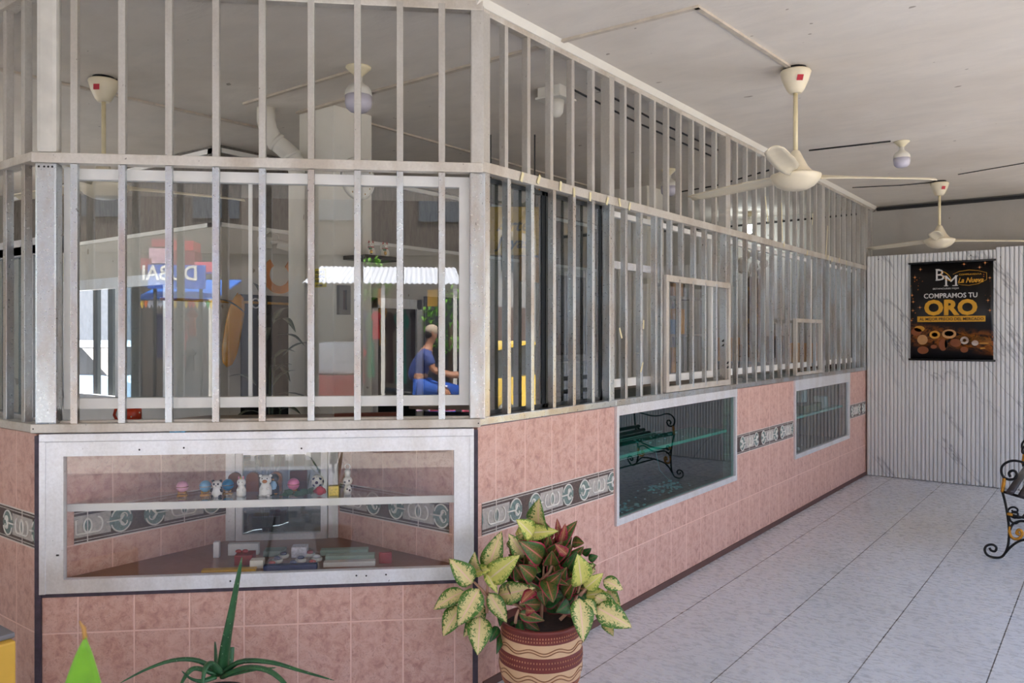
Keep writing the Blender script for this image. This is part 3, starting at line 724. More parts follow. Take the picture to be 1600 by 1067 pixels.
# ================================================================== CEILING THINGS
def fan(label, x, y, ang, drop=.0):
    g = thing('ceiling_fan', label, 'ceiling fan', (x, y, 2.24))
    z = CEIL; k = drop
    cn_ = fin(MB().lathe([(.030, z-.135), (.045, z-.115), (.066, z-.07), (.079, z-.025), (.074, z-.016), (.02, z-.014)], (x, y, 0), 32), 'canopy', 'cream', parent=g)
    fin(MB().lathe([(.06, z-.018), (.055, z), ], (x, y, 0), 20).tube([(x-.05, y-.04, z-.012), (x+.03, y+.06, z-.003)], .006, 6), 'mounting_bracket', 'black', parent=g)
    a = -.25
    st = MB().add([(x-.020, y-.0700, z-.087), (x+.012, y-.0700, z-.087), (x+.016, y-.0755, z-.058), (x-.016, y-.0755, z-.058)], [(0, 1, 2, 3)])
    m = Matrix.Translation((x, y, 0)) @ Matrix.Rotation(TH, 4, 'Z') @ Matrix.Translation((-x, -y, 0)); st.v = [m @ p for p in st.v]
    fin(st, 'sticker', plain('red_sticker', (178, 24, 44), .5), parent=cn_, solid=.001)
    fin(MB().lathe([(.0115, z-.46-k), (.0115, z-.13)], (x, y, 0), 14), 'downrod', plain('yellowed_rod', (222, 208, 168), .4), parent=g)
    zb = z-.60-k
    fin(MB().lathe([(.014, zb+.165), (.022, zb+.16), (.036, zb+.13), (.060, zb+.082), (.085, zb+.052), (.09, zb+.045)], (x, y, 0), 32), 'motor_cone', 'cream', parent=g)
    fin(MB().lathe([(.03, zb-.045), (.06, zb-.04), (.095, zb-.022), (.120, zb+.006), (.130, zb+.028), (.128, zb+.036), (.10, zb+.046), (.05, zb+.05)], (x, y, 0), 36), 'motor_bowl', 'cream', parent=g)
    for i in range(3):
        b = MB(); q = ang+i*2*PI/3
        bm_ = MB(); prof = [(.12, .012, .02), (.17, .030, .035), (.24, .043, .05), (.40, .050, .055), (.58, .050, .050), (.70, .042, .045), (.755, .02, .03)]
        vs = []; fs = []; K = 6
        for (r, w1, w2) in prof:
            for j in range(K):
                t = j/(K-1); yy = -w1+(w1+w2)*t; zz = (t-.5)*.03*(1-.5*r/.75)+.008*math.sin(PI*t)+.030
                vs.append((r, yy, zz-.01*(r/.75)))
        fs = [(i2*K+j, i2*K+j+1, (i2+1)*K+j+1, (i2+1)*K+j) for i2 in range(len(prof)-1) for j in range(K-1)]
        m = Matrix.Translation((x, y, zb)) @ Matrix.Rotation(q, 4, 'Z')
        b.add([m @ Vector(v) for v in vs], fs, 0, True)
        o = fin(b, 'blade', 'cream', parent=g, solid=.005)
    return g
fan('white ceiling fan in the porch, nearest the camera, with cream downrod', -1.344, 4.243, TH+.05, .0)
fan('white ceiling fan at the far end of the porch above the gold poster', -1.289, 8.18, TH-.03, -.03)
fan('white ceiling fan inside the shop behind the upper left bars', -4.402, 2.122, TH+.6, .02)
M['bulb'] = NT('milky_bulb').bsdf(lin((196, 192, 204)), .25, 0, spec=.5)
M['litbulb'] = NT('lit_bulb').bsdf(lin((255, 255, 255)), .3, 0, emit=(.85, .95, 1, 1), es=22)
def lamp(label, x, y, s=1.0, cat='lamp', lit=False, z=CEIL, side=False):
    g = thing('ceiling_lamp', label, cat, (x, y, z-.25*s))
    fin(MB().lathe([(.018*s, z-.055*s), (.024*s, z-.045*s), (.055*s, z-.016*s), (.066*s, z-.006*s), (.066*s, z)], (x, y, 0), 28), 'ceiling_rose', plain('yellowed_rose', (224, 212, 178), .4), parent=g)
    hs = fin(MB().lathe([(.020*s, z-.05*s), (.02*s, z-.075*s), (.028*s, z-.085*s), (.055*s, z-.105*s), (.068*s, z-.125*s), (.071*s, z-.150*s), (.070*s, z-.152*s)], (x, y, 0), 28), 'bulb_housing', 'creamw', parent=g)
    fin(MB().lathe([(.070*s, z-.152*s), (.0705*s, z-.19*s), (.064*s, z-.215*s), (.045*s, z-.232*s), (.02*s, z-.239*s), (.0005, z-.24*s)], (x, y, 0), 28), 'diffuser', 'litbulb' if lit else 'bulb', parent=hs)
lamp('large white screw-in bulb lamp hanging inside the shop left of the corner post', -3.168, 2.848, 1.0)
lamp('white bulb lamp on the porch ceiling right of the near fan', -1.242, 6.33, .8)
lamp('unlit bulb lamp inside the shop seen through the second side grille', -3.035, 6.216, .95)
lamp('lit bluish-white bulb lamp in the back of the shop', -3.36, 8.95, 1.0, lit=True)
g = thing('motion_sensor', 'white dome sensor on a square ceiling box behind the side grille', 'sensor', (-2.55, 3.75, 2.78))
x, y = -2.55, 3.78
fin(MB().bbox(x-.075, x+.075, y-.075, y+.075, 2.845, 2.90, .004), 'box', 'creamw', parent=g)
fin(MB().bbox(x-.085, x+.085, y-.085, y+.085, 2.832, 2.845, .003), 'plate', 'creamw', parent=g)
fin(MB().lathe([(.0005, 2.735), (.025, 2.742), (.042, 2.765), (.046, 2.80), (.048, 2.832)], (x, y, 0), 24), 'dome', 'creamw', parent=g)
# drain pipe by the column
pb = MB(); P0 = at(428, 166, 4.95)
pts = [(-4.20, 3.02, 2.90), (-4.20, 3.02, 2.82), (-4.19, 3.03, 2.76), (-4.165, 3.06, 2.70), (-4.13, 3.10, 2.655), (-4.10, 3.13, 2.615), (-4.08, 3.15, 2.57), (-4.075, 3.155, 2.50), (-4.075, 3.155, 1.6), (-4.075, 3.155, 0)]
pb.tube(pts, [.056]*7+[.05]*3, 20)
g = thing('drain_pipe', 'white plastic drain pipe with an elbow beside the column head', 'pipe', (-4.075, 3.155, 0))
fin(pb, 'pipe', 'column', parent=g)
for i in (3, 5):
    a, c2 = Vector(pts[i]), Vector(pts[i+1]); fin(MB().tube([a, a+(c2-a)*.35], .061, 20), 'collar', 'column', parent=g)

# ================================================================== SHOP INTERIOR THINGS
CX = -3.80
g = thing('wall_clock', 'round white wall clock with gold hour marks high on the column', 'clock', (CX, 3.40, 2.34))
cy, cz_, cr = 3.405, 2.475, .135
fin(MB().lathe([(cr, 0), (cr, .018), (cr-.012, .026), (cr-.016, .02), (cr-.016, .004)], (CX, cy, cz_), 40, axis=(1, 0, 0)), 'rim', 'creamw', parent=g)
fin(MB().lathe([(cr-.015, .0), (cr-.015, .016)], (CX, cy, cz_), 40, axis=(1, 0, 0)), 'face', plain('clock_face', (232, 230, 222), .5), parent=g)
b = MB()
for k in range(12):
    a = 2*PI*k/12; r_ = .0105 if k % 3 == 0 else .006
    b.ball((CX+.017, cy+.105*math.sin(a), cz_+.105*math.cos(a)), .002, r_*.8, r_, 8)
fin(b, 'hour_marks', 'gold', parent=g)
hb = MB()
for a, L in ((R(215), .06), (R(250), .085)): hb.tube([(CX+.019, cy, cz_), (CX+.019, cy+L*math.sin(a), cz_+L*math.cos(a))], .0025, 6)
fin(hb, 'hands', 'black', parent=g)
M['shelfwood'] = plain('dark_shelf', (44, 34, 32), .5)
p1 = inB(532, 402, CX)
tag(fin(MB().bbox(CX, CX+.20, 3.29, 3.60, 1.958, 1.982, .003), 'floating_shelf', 'shelfwood', loc=(CX, 3.4, 1.958)), 'small dark floating shelf on the column carrying two cat figurines', 'shelf')
def lucky_cat(label, x, y):
    z = 1.982; g = thing('cat_figurine', label, 'figurine', (x, y, z))
    fin(MB().lathe([(.020, z), (.027, z+.008), (.028, z+.03), (.021, z+.05), (.014, z+.06)], (x, y, 0), 18).ball((x, y, z+.072), .021, .020, .018), 'body', plain('glazed_white', (236, 228, 214), .3), parent=g)
    e = MB()
    m = Matrix.Translation((x, y, 0)) @ Matrix.Rotation(TH, 4, 'Z') @ Matrix.Translation((-x, -y, 0))
    for s_ in (-1, 1): e.lathe([(.007, z+.084), (.0005, z+.102)], (x+s_*.012, y-.002, 0), 8)
    e.v = [m @ q for q in e.v]; fin(e, 'ears', plain('red_ears', (170, 40, 36), .4), parent=g)
    c_ = MB().lathe([(.0185, z+.053), (.020, z+.057), (.0175, z+.061)], (x, y, 0), 18); fin(c_, 'collar', plain('red_collar', (160, 34, 34), .4), parent=g)
    bi = MB().ball((x, y-.021, z+.048), .012, .006, .008); bi.v = [m @ q for q in bi.v]; fin(bi, 'bib', plain('green_bib', (52, 112, 70), .4), parent=g)
    co = MB().ball((x+.006, y-.026, z+.026), .010, .005, .014); co.v = [m @ q for q in co.v]; fin(co, 'coin', 'gold', parent=g)
    fa = MB()
    for s_ in (-1, 1): fa.ball((x+s_*.008, y-.0195, z+.076), .002, .002, .003, 8)
    fa.ball((x, y-.021, z+.069), .0022, .002, .0018, 8); fa.v = [m @ q for q in fa.v]; fin(fa, 'face', 'black', parent=g)
    ar = MB().tube([(x-.02, y-.006, z+.04), (x-.026, y-.01, z+.06), (x-.022, y-.012, z+.082)], [.008, .007, .008], 8); ar.v = [m @ q for q in ar.v]; fin(ar, 'raised_paw', plain('glazed_white_paw', (236, 228, 214), .3), parent=g)
lucky_cat('white lucky cat figurine at the left of the small dark shelf', CX+.11, 3.42)
lucky_cat('white lucky cat figurine at the right of the small dark shelf', CX+.12, 3.53)
# yellow notice on the column
g = thing('warning_notice', 'yellow notice sheet with black lines on the column', 'sign', (-3.975, 3.214, 1.75))
nx0, nx1, nz0, nz1 = -3.99, -3.865, 1.79, 1.905
fin(MB().box(nx0, nx1, 3.209, 3.214, nz0, nz1), 'sheet', plain('notice_yellow', (206, 186, 46), .6), parent=g)
tb = MB()
for i, s_ in enumerate(('AVISO POR', 'SEGURIDAD', 'VIGILADA', '24 HORAS')):
    merge(tb, text_mb(s_, .026 if i < 3 else .018, -3.927, nz1-.032-.026*i, bold=.0006, sx=.78, depth=.0006), (0, 3.2085, 0))
fin(tb, 'lettering', 'black', parent=g)
# security camera on the partition
g = thing('security_camera', 'white bullet security camera on the partition wall above the orange letters', 'camera', (WX, 3.80, 2.22))
cp = inB(430, 383, WX); y0 = cp.y-.03; z0 = cp.z
fin(MB().bbox(WX, WX+.05, y0-.14, y0-.03, z0-.03, z0+.05, .004), 'junction_box', 'creamw', parent=g)
fin(MB().tube([(WX+.04, y0-.04, z0+.01), (WX+.1, y0+.0, z0+.02), (WX+.12, y0+.02, z0-.005)], .014, 10), 'bracket', 'creamw', parent=g)
fin(MB().tube([(WX+.10, y0-.02, z0+.0), (WX+.17, y0+.09, z0-.035)], .034, 18), 'body', 'creamw', parent=g)
fin(MB().tube([(WX+.150, y0+.062, z0-.028), (WX+.195, y0+.12, z0-.046)], .039, 18), 'lens_hood', 'black', parent=g)
fin(MB().tube([(WX+.02, y0-.10, z0+.05), (WX+.03, y0-.04, z0+.10), (WX+.05, y0+.02, z0+.07), (WX+.09, y0+.0, z0+.03)], .005, 6), 'lead', 'creamw', parent=g)
# orange letters on the partition
M['orange'] = plain('orange_letter', (206, 124, 44), .5)
def letter_ring(cy, cz, ry, rz, a0, a1, w_):
    pts = [(WX+.006, cy+ry*math.sin(R(a)), cz+rz*math.cos(R(a))) for a in [a0+(a1-a0)*i/24 for i in range(25)]]
    return MB().tube(pts, w_, 8, flat=.3)
c0 = inB(436, 430, WX)
def cletter(label, cy, cz, a0, a1):
    b = MB(); ry, rz, w_ = .125, .115, .030
    n = 26; out = []; 
    for i in range(n+1):
        a = R(a0+(a1-a0)*i/n); out.append((cy+(ry+w_)*math.sin(a), cz+(rz+w_)*math.cos(a)))
    inn = [(cy+(ry-w_)*math.sin(R(a0+(a1-a0)*i/n)), cz+(rz-w_)*math.cos(R(a0+(a1-a0)*i/n))) for i in range(n, -1, -1)]
    o2 = out+inn; vs = [(WX+.001, *p) for p in o2]+[(WX+.012, *p) for p in o2]; N = len(o2)
    fs = []
    for i in range(n): fs += [(N+i, N+i+1, N+N-2-i, N+N-1-i), (i, N-1-i, N-2-i, i+1)]
    for i in range(N): fs.append((i, (i+1) % N, N+(i+1) % N, N+i))
    b.add(vs, fs); tag(fin(b, 'wall_letter', 'orange', loc=(WX, cy, cz)), label, 'letter')
cletter('orange letter C painted on the partition below the camera', 3.915, 1.965, 35, 325-360+360)
cletter('orange letter O on the partition half hidden by the column', 4.16, 1.965, 0, 359.9)
# curtain with its rod
def curtain(name, label, X, y0, y1, z0, z1, mat, amp=.012, folds=7):
    n = 60; vs = []
    for i in range(n+1):
        y = y0+(y1-y0)*i/n; d = amp*math.sin(i/n*folds*2*PI)
        vs += [(X+d, y, z0), (X+d*.8, y, z1)]
    fs = [(2*i, 2*i+2, 2*i+3, 2*i+1) for i in range(n)]
    return MB().add(vs, fs, 0, True)
g = thing('curtain', 'black eyelet curtain hanging in the partition doorway', 'curtain', (WX+.05, 4.05, .02))
fin(curtain('', '', WX+.035, 3.545, 4.64, .004, 1.80, None), 'cloth', plain('black_cloth', (10, 10, 11), .9), parent=g, solid=.006)
for y in (3.66, 4.0):
    fin(MB().tube([(WX+.06, y+.035*math.cos(a), 1.735+.035*math.sin(a)) for a in [2*PI*i/16 for i in range(16)]], .006, 6, close=True), 'eyelet', 'case', parent=g)
tag(fin(MB().tube([(WX+.06, 2.9, 1.742), (WX+.06, 4.7, 1.735)], .011, 10), 'curtain_rod', plain('brass_rod', (196, 142, 40), .3, .6), loc=(WX+.06, 3.8, 1.74)), 'brass curtain rod across the partition doorway', 'curtain rod')
# orange-yellow surfboard-like display board
b = MB(); yb0, yb1 = inB(350, 500, WX+.35).y, 0
A0, A1 = at(354, 574, 5.80), at(374, 459, 5.84)
cen = (A0+A1)/2; dirv = (A1-A0).normalized()
n = 22; vs = []; sdv = Vector((cT, sT, 0))
L = (A1-A0).length; rows = []
for i in range(n+1):
    t = -.5+i/n; ww = .062*(max(0, 1-(abs(t)*2)**3.2))**.5+.001
    c_ = cen+dirv*t*L; side = (sdv-dirv*sdv.dot(dirv)).normalized(); nn = side.cross(dirv).normalized()
    for k in range(10):
        a = 2*PI*k/10; vs.append(c_+side*ww*math.cos(a)+nn*(.012*math.sin(a)*min(1, ww/.03))-nn*.02*abs(t))
fs = [(i*10+k, i*10+(k+1) % 10, (i+1)*10+(k+1) % 10, (i+1)*10+k) for i in range(n) for k in range(10)]+[tuple(range(10)), tuple(n*10+k for k in range(10))]
db_ = MB().add(vs, fs, 0, True).tube([A1-dirv*.03, (A1.x-.02, A1.y, 1.80), (WX+.06, A1.y+.02, 1.76)], .004, 6)
tag(fin(db_, 'display_board', NT('glossy_amber').bsdf(lin((206, 140, 22)), .18, 0, spec=.6), loc=tuple(cen)), 'long rounded amber board hanging from the curtain rod', 'board')
# wall panel under the street window, dark counter top and the mug
tag(fin(MB().bbox(-.035, .035, -.02, .02, 0, .001, .0004), 'x', 'dark'), 'x', 'x') if False else None
mp = inA(206, 655, -.14); 
g = thing('mug', 'orange mug with white dots on the counter behind the left bars', 'mug', (mp.x, -.14, 1.113), FA)
fin(MB().lathe([(.024, 1.113), (.034, 1.122), (.038, 1.16), (.037, 1.215), (.034, 1.215), (.034, 1.13), (.0005, 1.125)], (mp.x, -.14, 0), 28), 'cup', plain('orange_glaze', (196, 62, 24), .3), parent=g)
fin(MB().tube([(mp.x+.034, -.14, 1.20), (mp.x+.062, -.14, 1.195), (mp.x+.07, -.14, 1.165), (mp.x+.058, -.14, 1.14), (mp.x+.034, -.14, 1.132)], .006, 8), 'handle', plain('orange_glaze_handle', (196, 62, 24), .3), parent=g)
b = MB()
for i in range(16): a = i*2.4; b.ball((mp.x+.0375*math.cos(a), -.14+.0375*math.sin(a), 1.13+.005*i), .004, .004, .004, 6)
fin(b, 'dots', 'creamw', parent=g)
wp = inA(575, 650, -.35)
tag(fin(MB().obox((wp.x, -.35, 1.128), .30, .03, .028, .1), 'wooden_stick', plain('red_brown_wood', (122, 62, 42), .5), FA, (wp.x, -.35, 1.113)), 'red-brown wooden stick lying on the counter right of centre', 'stick')
tp = inA(700, 640, -.3)
tag(fin(MB().obox((tp.x, -.3, 1.15), .26, .16, .008, -.2, 0, .12), 'glass_sheet', 'glass_dark', FA, (tp.x, -.3, 1.14)), 'dark glass sheet lying on the counter near the corner post', 'glass sheet')
# indoor palm in front of the curtain
g = thing('indoor_plant', 'tall dim leafy plant in front of the black curtain', 'plant', (-3.75, 2.70, 0))
fb = MB(); sb = MB(); random.seed(3)
base = Vector((-3.75, 2.70, .25))
for i in range(26):
    h = random.uniform(.55, 1.45); a = random.uniform(0, 2*PI); r0 = random.uniform(.02, .12)
    s0 = base+Vector((r0*math.cos(a), r0*math.sin(a), h)); a2 = a+random.uniform(-.4, .4); L = random.uniform(.13, .27)
    fb.leaf(s0, s0+Vector((L*math.cos(a2), L*math.sin(a2), random.uniform(-.12, .14))), random.uniform(.03, .06), droop=.15)
    if i % 3 == 0: sb.tube([base+Vector((0, 0, -.05)), (base+s0)/2, s0], .006, 6)
fin(fb, 'foliage', 'leaf_indoor', parent=g); fin(sb, 'stems', 'leaf_indoor', parent=g)
fin(MB().lathe([(.10, 0), (.12, .02), (.15, .26), (.16, .28), (.14, .28), (.13, .24), (.0005, .24)], (-3.75, 2.70, 0), 28), 'pot', plain('dark_pot', (50, 46, 44), .5), parent=g)
# pictures on the wall beyond the dark glass
def picture(label, X, y0, y1, z0, z1, c1, fc='black'):
    g = thing('framed_picture', label, 'picture', (X, (y0+y1)/2, z0))
    fin(ring(MB(), 0, 1, 0, 1, 0, 1, .1) if False else MB().box(X, X+.025, y0, y1, z0, z0+.03).box(X, X+.025, y0, y1, z1-.03, z1).box(X, X+.025, y0, y0+.03, z0+.03, z1-.03).box(X, X+.025, y1-.03, y1, z0+.03, z1-.03), 'frame', fc, parent=g)
    fin(MB().box(X, X+.012, y0+.03, y1-.03, z0+.03, z1-.03), 'print', c1, parent=g)
q0, q1 = inB(869, 420, WX), inB(912, 525, WX)
picture('large dark framed picture on the shop wall behind the dark glass', WX+.002, q0.y, q1.y, 1.25, 2.2, plain('dark_print', (48, 50, 56), .4))
q = inB(540, 480, CX)
picture('small dark print low on the column behind the reflection', CX, 3.24, 3.33, 1.62, 1.80, plain('brown_print', (86, 72, 60), .5), plain('grey_frame', (120, 116, 110), .5))
# yellow hanging sign board inside
g = thing('shop_sign', 'yellow sign board with black script hanging behind the dark glass', 'sign', (-3.6, 4.2, 2.1))
a_ = at(752, 322, 5.6); b_ = at(850, 400, 5.6)
sg = Matrix.Translation(Vector(((a_.x+b_.x)/2, (a_.y+b_.y)/2, (a_.z+b_.z)/2))) @ Matrix.Rotation(TH, 4, 'Z')
def loc_mb(mb, m): mb.v = [m @ p for p in mb.v]; return mb
fin(loc_mb(MB().box(-.16, -.15, -.005, .005, .17, .70).box(.15, .16, -.005, .005, .17, .70), sg), 'hanging_strap', 'dark', parent=g)
fin(loc_mb(MB().bbox(-.23, .23, -.02, .02, -.17, .17, .015), sg), 'board', plain('sign_yellow', (214, 160, 30), .5), parent=g)
fin(loc_mb(merge(merge(MB(), text_mb('Arte', .12, 0, .0, bold=.002, shear=.3), (0, -.022, 0)), text_mb('Joyas', .11, 0, -.12, bold=.002, shear=.3), (0, -.022, 0)), sg), 'lettering', 'black', parent=g)

# shelving with boxes behind the second side grille, white wall unit further back
random.seed(11)
SX0, SX1 = -4.9, -4.5
g = thing('shelf_unit', 'grey metal shelf unit with boxes behind the second side grille', 'shelf', (-4.15, 8.0, 0))
for z in (.5, 1.05, 1.5, 1.93): fin(MB().box(-4.35, -3.95, 7.1, 9.0, z-.03, z), 'shelf_board', plain('shelf_grey', (120, 112, 104), .5), parent=g)
for y in (7.08, 8.1, 9.0):
    for x in (-4.35, -3.98): fin(MB().box(x, x+.03, y, y+.03, 0, 2.1), 'upright', plain('shelf_grey', (120, 112, 104), .5), parent=g)
cols = {'amber': (214, 150, 50), 'white': (214, 210, 204), 'blue': (50, 96, 140), 'red': (150, 46, 44), 'grey': (120, 116, 112), 'dark': (54, 50, 50), 'teal': (60, 120, 122), 'brown': (150, 110, 72)}
names = list(cols)
for zi, z in enumerate((.5, 1.05, 1.5, 1.93)):
    y = 7.15; ky = 0
    while y < 8.7:
        wd = random.uniform(.16, .32); h = random.uniform(.14, .30 if z < 1.9 else .25); cn = random.choice(names)
        o = fin(MB().bbox(-4.32, -4.32+random.uniform(.2, .32), y, y+wd, z, z+h, .004), 'stock_box', plain('box_'+cn, cols[cn], .6), loc=(-4.2, y+wd/2, z))
        ky += 1; tag(o, '%s stock box, %s from near end of the %s board, dim shelf unit' % (cn, ('first', 'second', 'third', 'fourth', 'fifth', 'sixth', 'seventh', 'eighth', 'ninth', 'tenth', 'last')[min(ky-1, 10)], ('lowest', 'second', 'third', 'top')[zi]), 'box', 'stock boxes on the shelf unit')
        y += wd+random.uniform(.02, .12)
# same label only where nothing tells them apart
# cabinet, figures and things at the far end of the shop
g = thing('glass_cabinet', 'tall dim glass cabinet against the rear shop wall', 'cabinet', (-3.2, 9.2, 0))
fin(MB().box(-3.9, -2.5, 9.0, 9.44, 0, 1.15), 'base', plain('cabinet_brown', (92, 66, 48), .5), parent=g)
fin(MB().box(-3.9, -2.5, 9.0, 9.44, 1.15, 1.18), 'top', plain('cabinet_top', (70, 60, 50), .4), parent=g)
for i, (x, c_, h, w_) in enumerate(((-3.75, 'amber', .28, .3), (-3.4, 'brown', .2, .25), (-3.1, 'dark', .3, .2), (-2.8, 'amber', .22, .28))):
    tag(fin(MB().bbox(x-w_/2, x+w_/2, 9.05, 9.3, 1.18, 1.18+h, .01), 'parcel', plain('parcel_'+c_, cols[c_], .6), loc=(x, 9.2, 1.18)), ('first', 'second', 'third', 'fourth')[i]+' parcel from the left on the brown cabinet at the rear shop wall', 'parcel')
g = thing('draped_stand', 'brown drapery on a stand with a pale rosette before the rear shop wall', 'drapery', (-3.25, 9.0, 1.3))
rx, ry = -3.25, 8.8
fin(MB().lathe([(.16, 0), (.16, .02), (.015, .04), (.015, 1.32)], (rx, ry, 0), 16), 'stand', 'dark', parent=g)
fin(MB().lathe([(.02, 1.3), (.10, 1.45), (.13, 1.8), (.09, 2.1), (.04, 2.3)], (rx, ry, 0), 20), 'cloth', plain('brown_drape', (120, 100, 84), .8), parent=g)
b = MB()
for k in range(9): a = 2*PI*k/9; b.ball((rx+.13*math.cos(a), ry-.05, 2.28+.13*math.sin(a)), .055, .04, .055, 8)
fin(b, 'rosette', plain('cream_rosette', (214, 206, 190), .8), parent=g)
tag(fin(MB().box(-4.05, -3.98, 5.45, 5.75, 1.95, 2.16).box(-4.02, -4.01, 5.5, 5.51, 2.16, CEIL).box(-4.02, -4.01, 5.69, 5.70, 2.16, CEIL), 'amber_board', plain('amber_wood', (206, 144, 78), .5), loc=(-4, 5.6, 1.95)), 'amber wooden panel hanging behind the top of the second side grille', 'panel')
tag(fin(MB().bbox(-2.75, -2.5, 4.0, 4.35, 1.15, 1.33, .01), 'plastic_bag', plain('crumpled_bag', (150, 146, 144), .5, var=.5, scale=30), loc=(-2.6, 4.2, 1.15)), 'crumpled grey bag on the counter behind the second side grille', 'bag')
struct(MB().box(-2.95, PX-T, 3.0, 9.0, 1.11, 1.125), 'counter_side', 'counter')

# ---------------------------------------------------------------- toys and boxes in the corner display
def A_at(u, v_, y, z): p = inA(u, v_, y); return p.x
def ring_box(label, u, y, rgb, rz=.0245):
    x = inA(u, 750, y).x; g = thing('ring_box', label, 'ring box', (x, y, SHZ), FA)
    b = MB(); b.box(x-.016, x+.016, y-.011, y+.011, SHZ+.012, SHZ+.0145).box(x-.02, x+.02, y-.012, y-.009, SHZ, SHZ+.003).box(x-.02, x+.02, y+.009, y+.012, SHZ, SHZ+.003)
    for sx in (-1, 1):
        for sy in (-1, 1): b.tube([(x+sx*.018, y+sy*.0105, SHZ), (x+sx*.012, y+sy*.008, SHZ+.012), (x+sx*.015, y+sy*.009, SHZ+.024)], .0014, 6)
    fin(b, 'stand', 'gold', parent=g)
    fin(MB().ball((x, y, SHZ+.014+rz), rz, rz, rz, 22), 'shell', NT('shell').bsdf(lin(rgb), .3, 0, spec=.5), parent=g)
    fin(MB().lathe([(rz+.0006, -.0012), (rz+.0012, 0), (rz+.0006, .0012)], (x, y, SHZ+.014+rz), 28), 'seam', 'gold', parent=g)
ring_box('pale pink round ring box on a gold stand, leftmost on the glass shelf', 285, -.17, (232, 168, 190))
ring_box('light blue round ring box on a gold stand, left of the panda figure', 321, -.17, (130, 190, 226))
ring_box('bright blue round ring box on a gold stand, right of the panda figure', 356, -.19, (24, 140, 196))
ring_box('pink round ring box on a gold stand beside the rose', 458.5, -.17, (232, 128, 168), .0255)
def critter(label, name, u, y, body, h, w_, parts):
    x = inA(u, 750, y).x; g = thing(name, label, 'figurine', (x, y, SHZ), FA); z = SHZ
    fin(MB().lathe([(w_*.8, z), (w_, z+.006), (w_, z+h*.35), (w_*.72, z+h*.55), (w_*.5, z+h*.62)], (x, y, 0), 20).ball((x, y, z+h*.78), w_*.95, w_*.85, h*.24, 16), 'body', NT('vinyl').bsdf(lin(body), .35), parent=g)
    for (pn, rgb, items) in parts:
        b = MB()
        for (dx, dy, dz, rx, ry, rz) in items: b.ball((x+dx*w_, y+dy*w_, z+dz*h), rx*w_, ry*w_, rz*h, 10)
        fin(b, pn, NT(pn+'_paint').bsdf(lin(rgb), .35), parent=g)
K_ = (22, 20, 22)
critter('small panda figurine between the two blue ring boxes', 'panda_figurine', 339, -.13, (232, 230, 226), .068, .021,
    [('ears', K_, [(-.75, 0, .97, .32, .25, .09), (.75, 0, .97, .32, .25, .09)]), ('eyes', K_, [(-.4, .75, .82, .24, .2, .07), (.4, .75, .82, .24, .2, .07)]), ('nose', K_, [(0, .9, .73, .14, .12, .03)]),
     ('limbs', K_, [(-.95, .3, .42, .35, .4, .13), (.95, .3, .42, .35, .4, .13), (-.7, .5, .08, .4, .5, .09), (.7, .5, .08, .4, .5, .09)])])
critter('white unicorn figurine with pink ears left of the bear', 'unicorn_figurine', 377, -.13, (238, 236, 228), .075, .019,
    [('ears', (226, 140, 160), [(-.5, .2, 1.05, .16, .16, .1), (.5, .2, 1.05, .16, .16, .1)]), ('horn', (220, 180, 80), [(0, .4, 1.05, .12, .12, .09)]), ('eyes', K_, [(-.35, .82, .82, .1, .1, .03), (.35, .82, .82, .1, .1, .03)]),
     ('paws', (238, 236, 228), [(-.6, .8, .4, .3, .4, .1), (.6, .8, .4, .3, .4, .1)])])
critter('white bear figurine with an orange-brown muzzle standing before the penguin', 'bear_figurine', 415, -.13, (240, 238, 232), .086, .026,
    [('ears', (240, 238, 232), [(-.8, 0, .98, .28, .2, .07), (.8, 0, .98, .28, .2, .07)]), ('muzzle', (176, 106, 50), [(0, .8, .74, .42, .4, .09)]), ('eyes', K_, [(-.4, .8, .88, .1, .12, .03), (.4, .8, .88, .1, .12, .03)]),
     ('feet', (240, 238, 232), [(-.6, .9, .06, .34, .4, .06), (.6, .9, .06, .34, .4, .06)]), ('paws', (228, 224, 216), [(-.55, .85, .4, .3, .3, .07), (.55, .85, .4, .3, .3, .07)])])
critter('black penguin figurine half hidden behind the white bear', 'penguin_figurine', 428, -.17, (36, 38, 46), .085, .022,
    [('belly', (150, 190, 220), [(0, .6, .4, .7, .5, .3)]), ('beak', (228, 150, 40), [(0, .9, .76, .2, .3, .04)]), ('feet', (228, 150, 40), [(-.5, .8, .04, .35, .5, .03), (.5, .8, .04, .35, .5, .03)])])
x = inA(496, 745, -.17).x; g = thing('football_box', 'ring box like a small white and navy football behind the rose', 'ring box', (x, -.17, SHZ), FA)
fin(MB().ball((x, -.17, SHZ+.048), .028, .026, .03, 22).lathe([(.022, SHZ), (.026, SHZ+.012), (.018, SHZ+.022)], (x, -.17, 0), 20), 'shell', 'creamw', parent=g)
b = MB()
for (a, e) in ((90, 0), (50, 35), (130, 35), (55, -30), (125, -30), (90, 62), (20, 5), (160, 5)):
    a, e = R(a), R(e); d_ = Vector((math.cos(a)*math.cos(e), math.sin(a)*math.cos(e), math.sin(e)))
    b.lathe([(.0075, .0005), (.0005, .0015)], Vector((x, -.17, SHZ+.048))+d_*.0268, 5, axis=d_)
fin(b, 'patches', plain('navy', (30, 36, 90), .4), parent=g)
x = inA(500, 757, -.10).x; g = thing('fabric_rose', 'red rose with dark green leaves lying along the glass shelf', 'rose', (x, -.10, SHZ), FA)
b = MB()
for i in range(14):
    a = i*2.4; r_ = .004+.0012*i; b.ball((x+r_*math.cos(a), -.10+.4*r_*math.sin(a), SHZ+.022+.6*r_*math.sin(a)), .010, .006, .009, 8)
b.ball((x, -.10, SHZ+.022), .019, .014, .02, 12)
fin(b, 'bloom', plain('rose_red', (176, 22, 38), .6), parent=g)
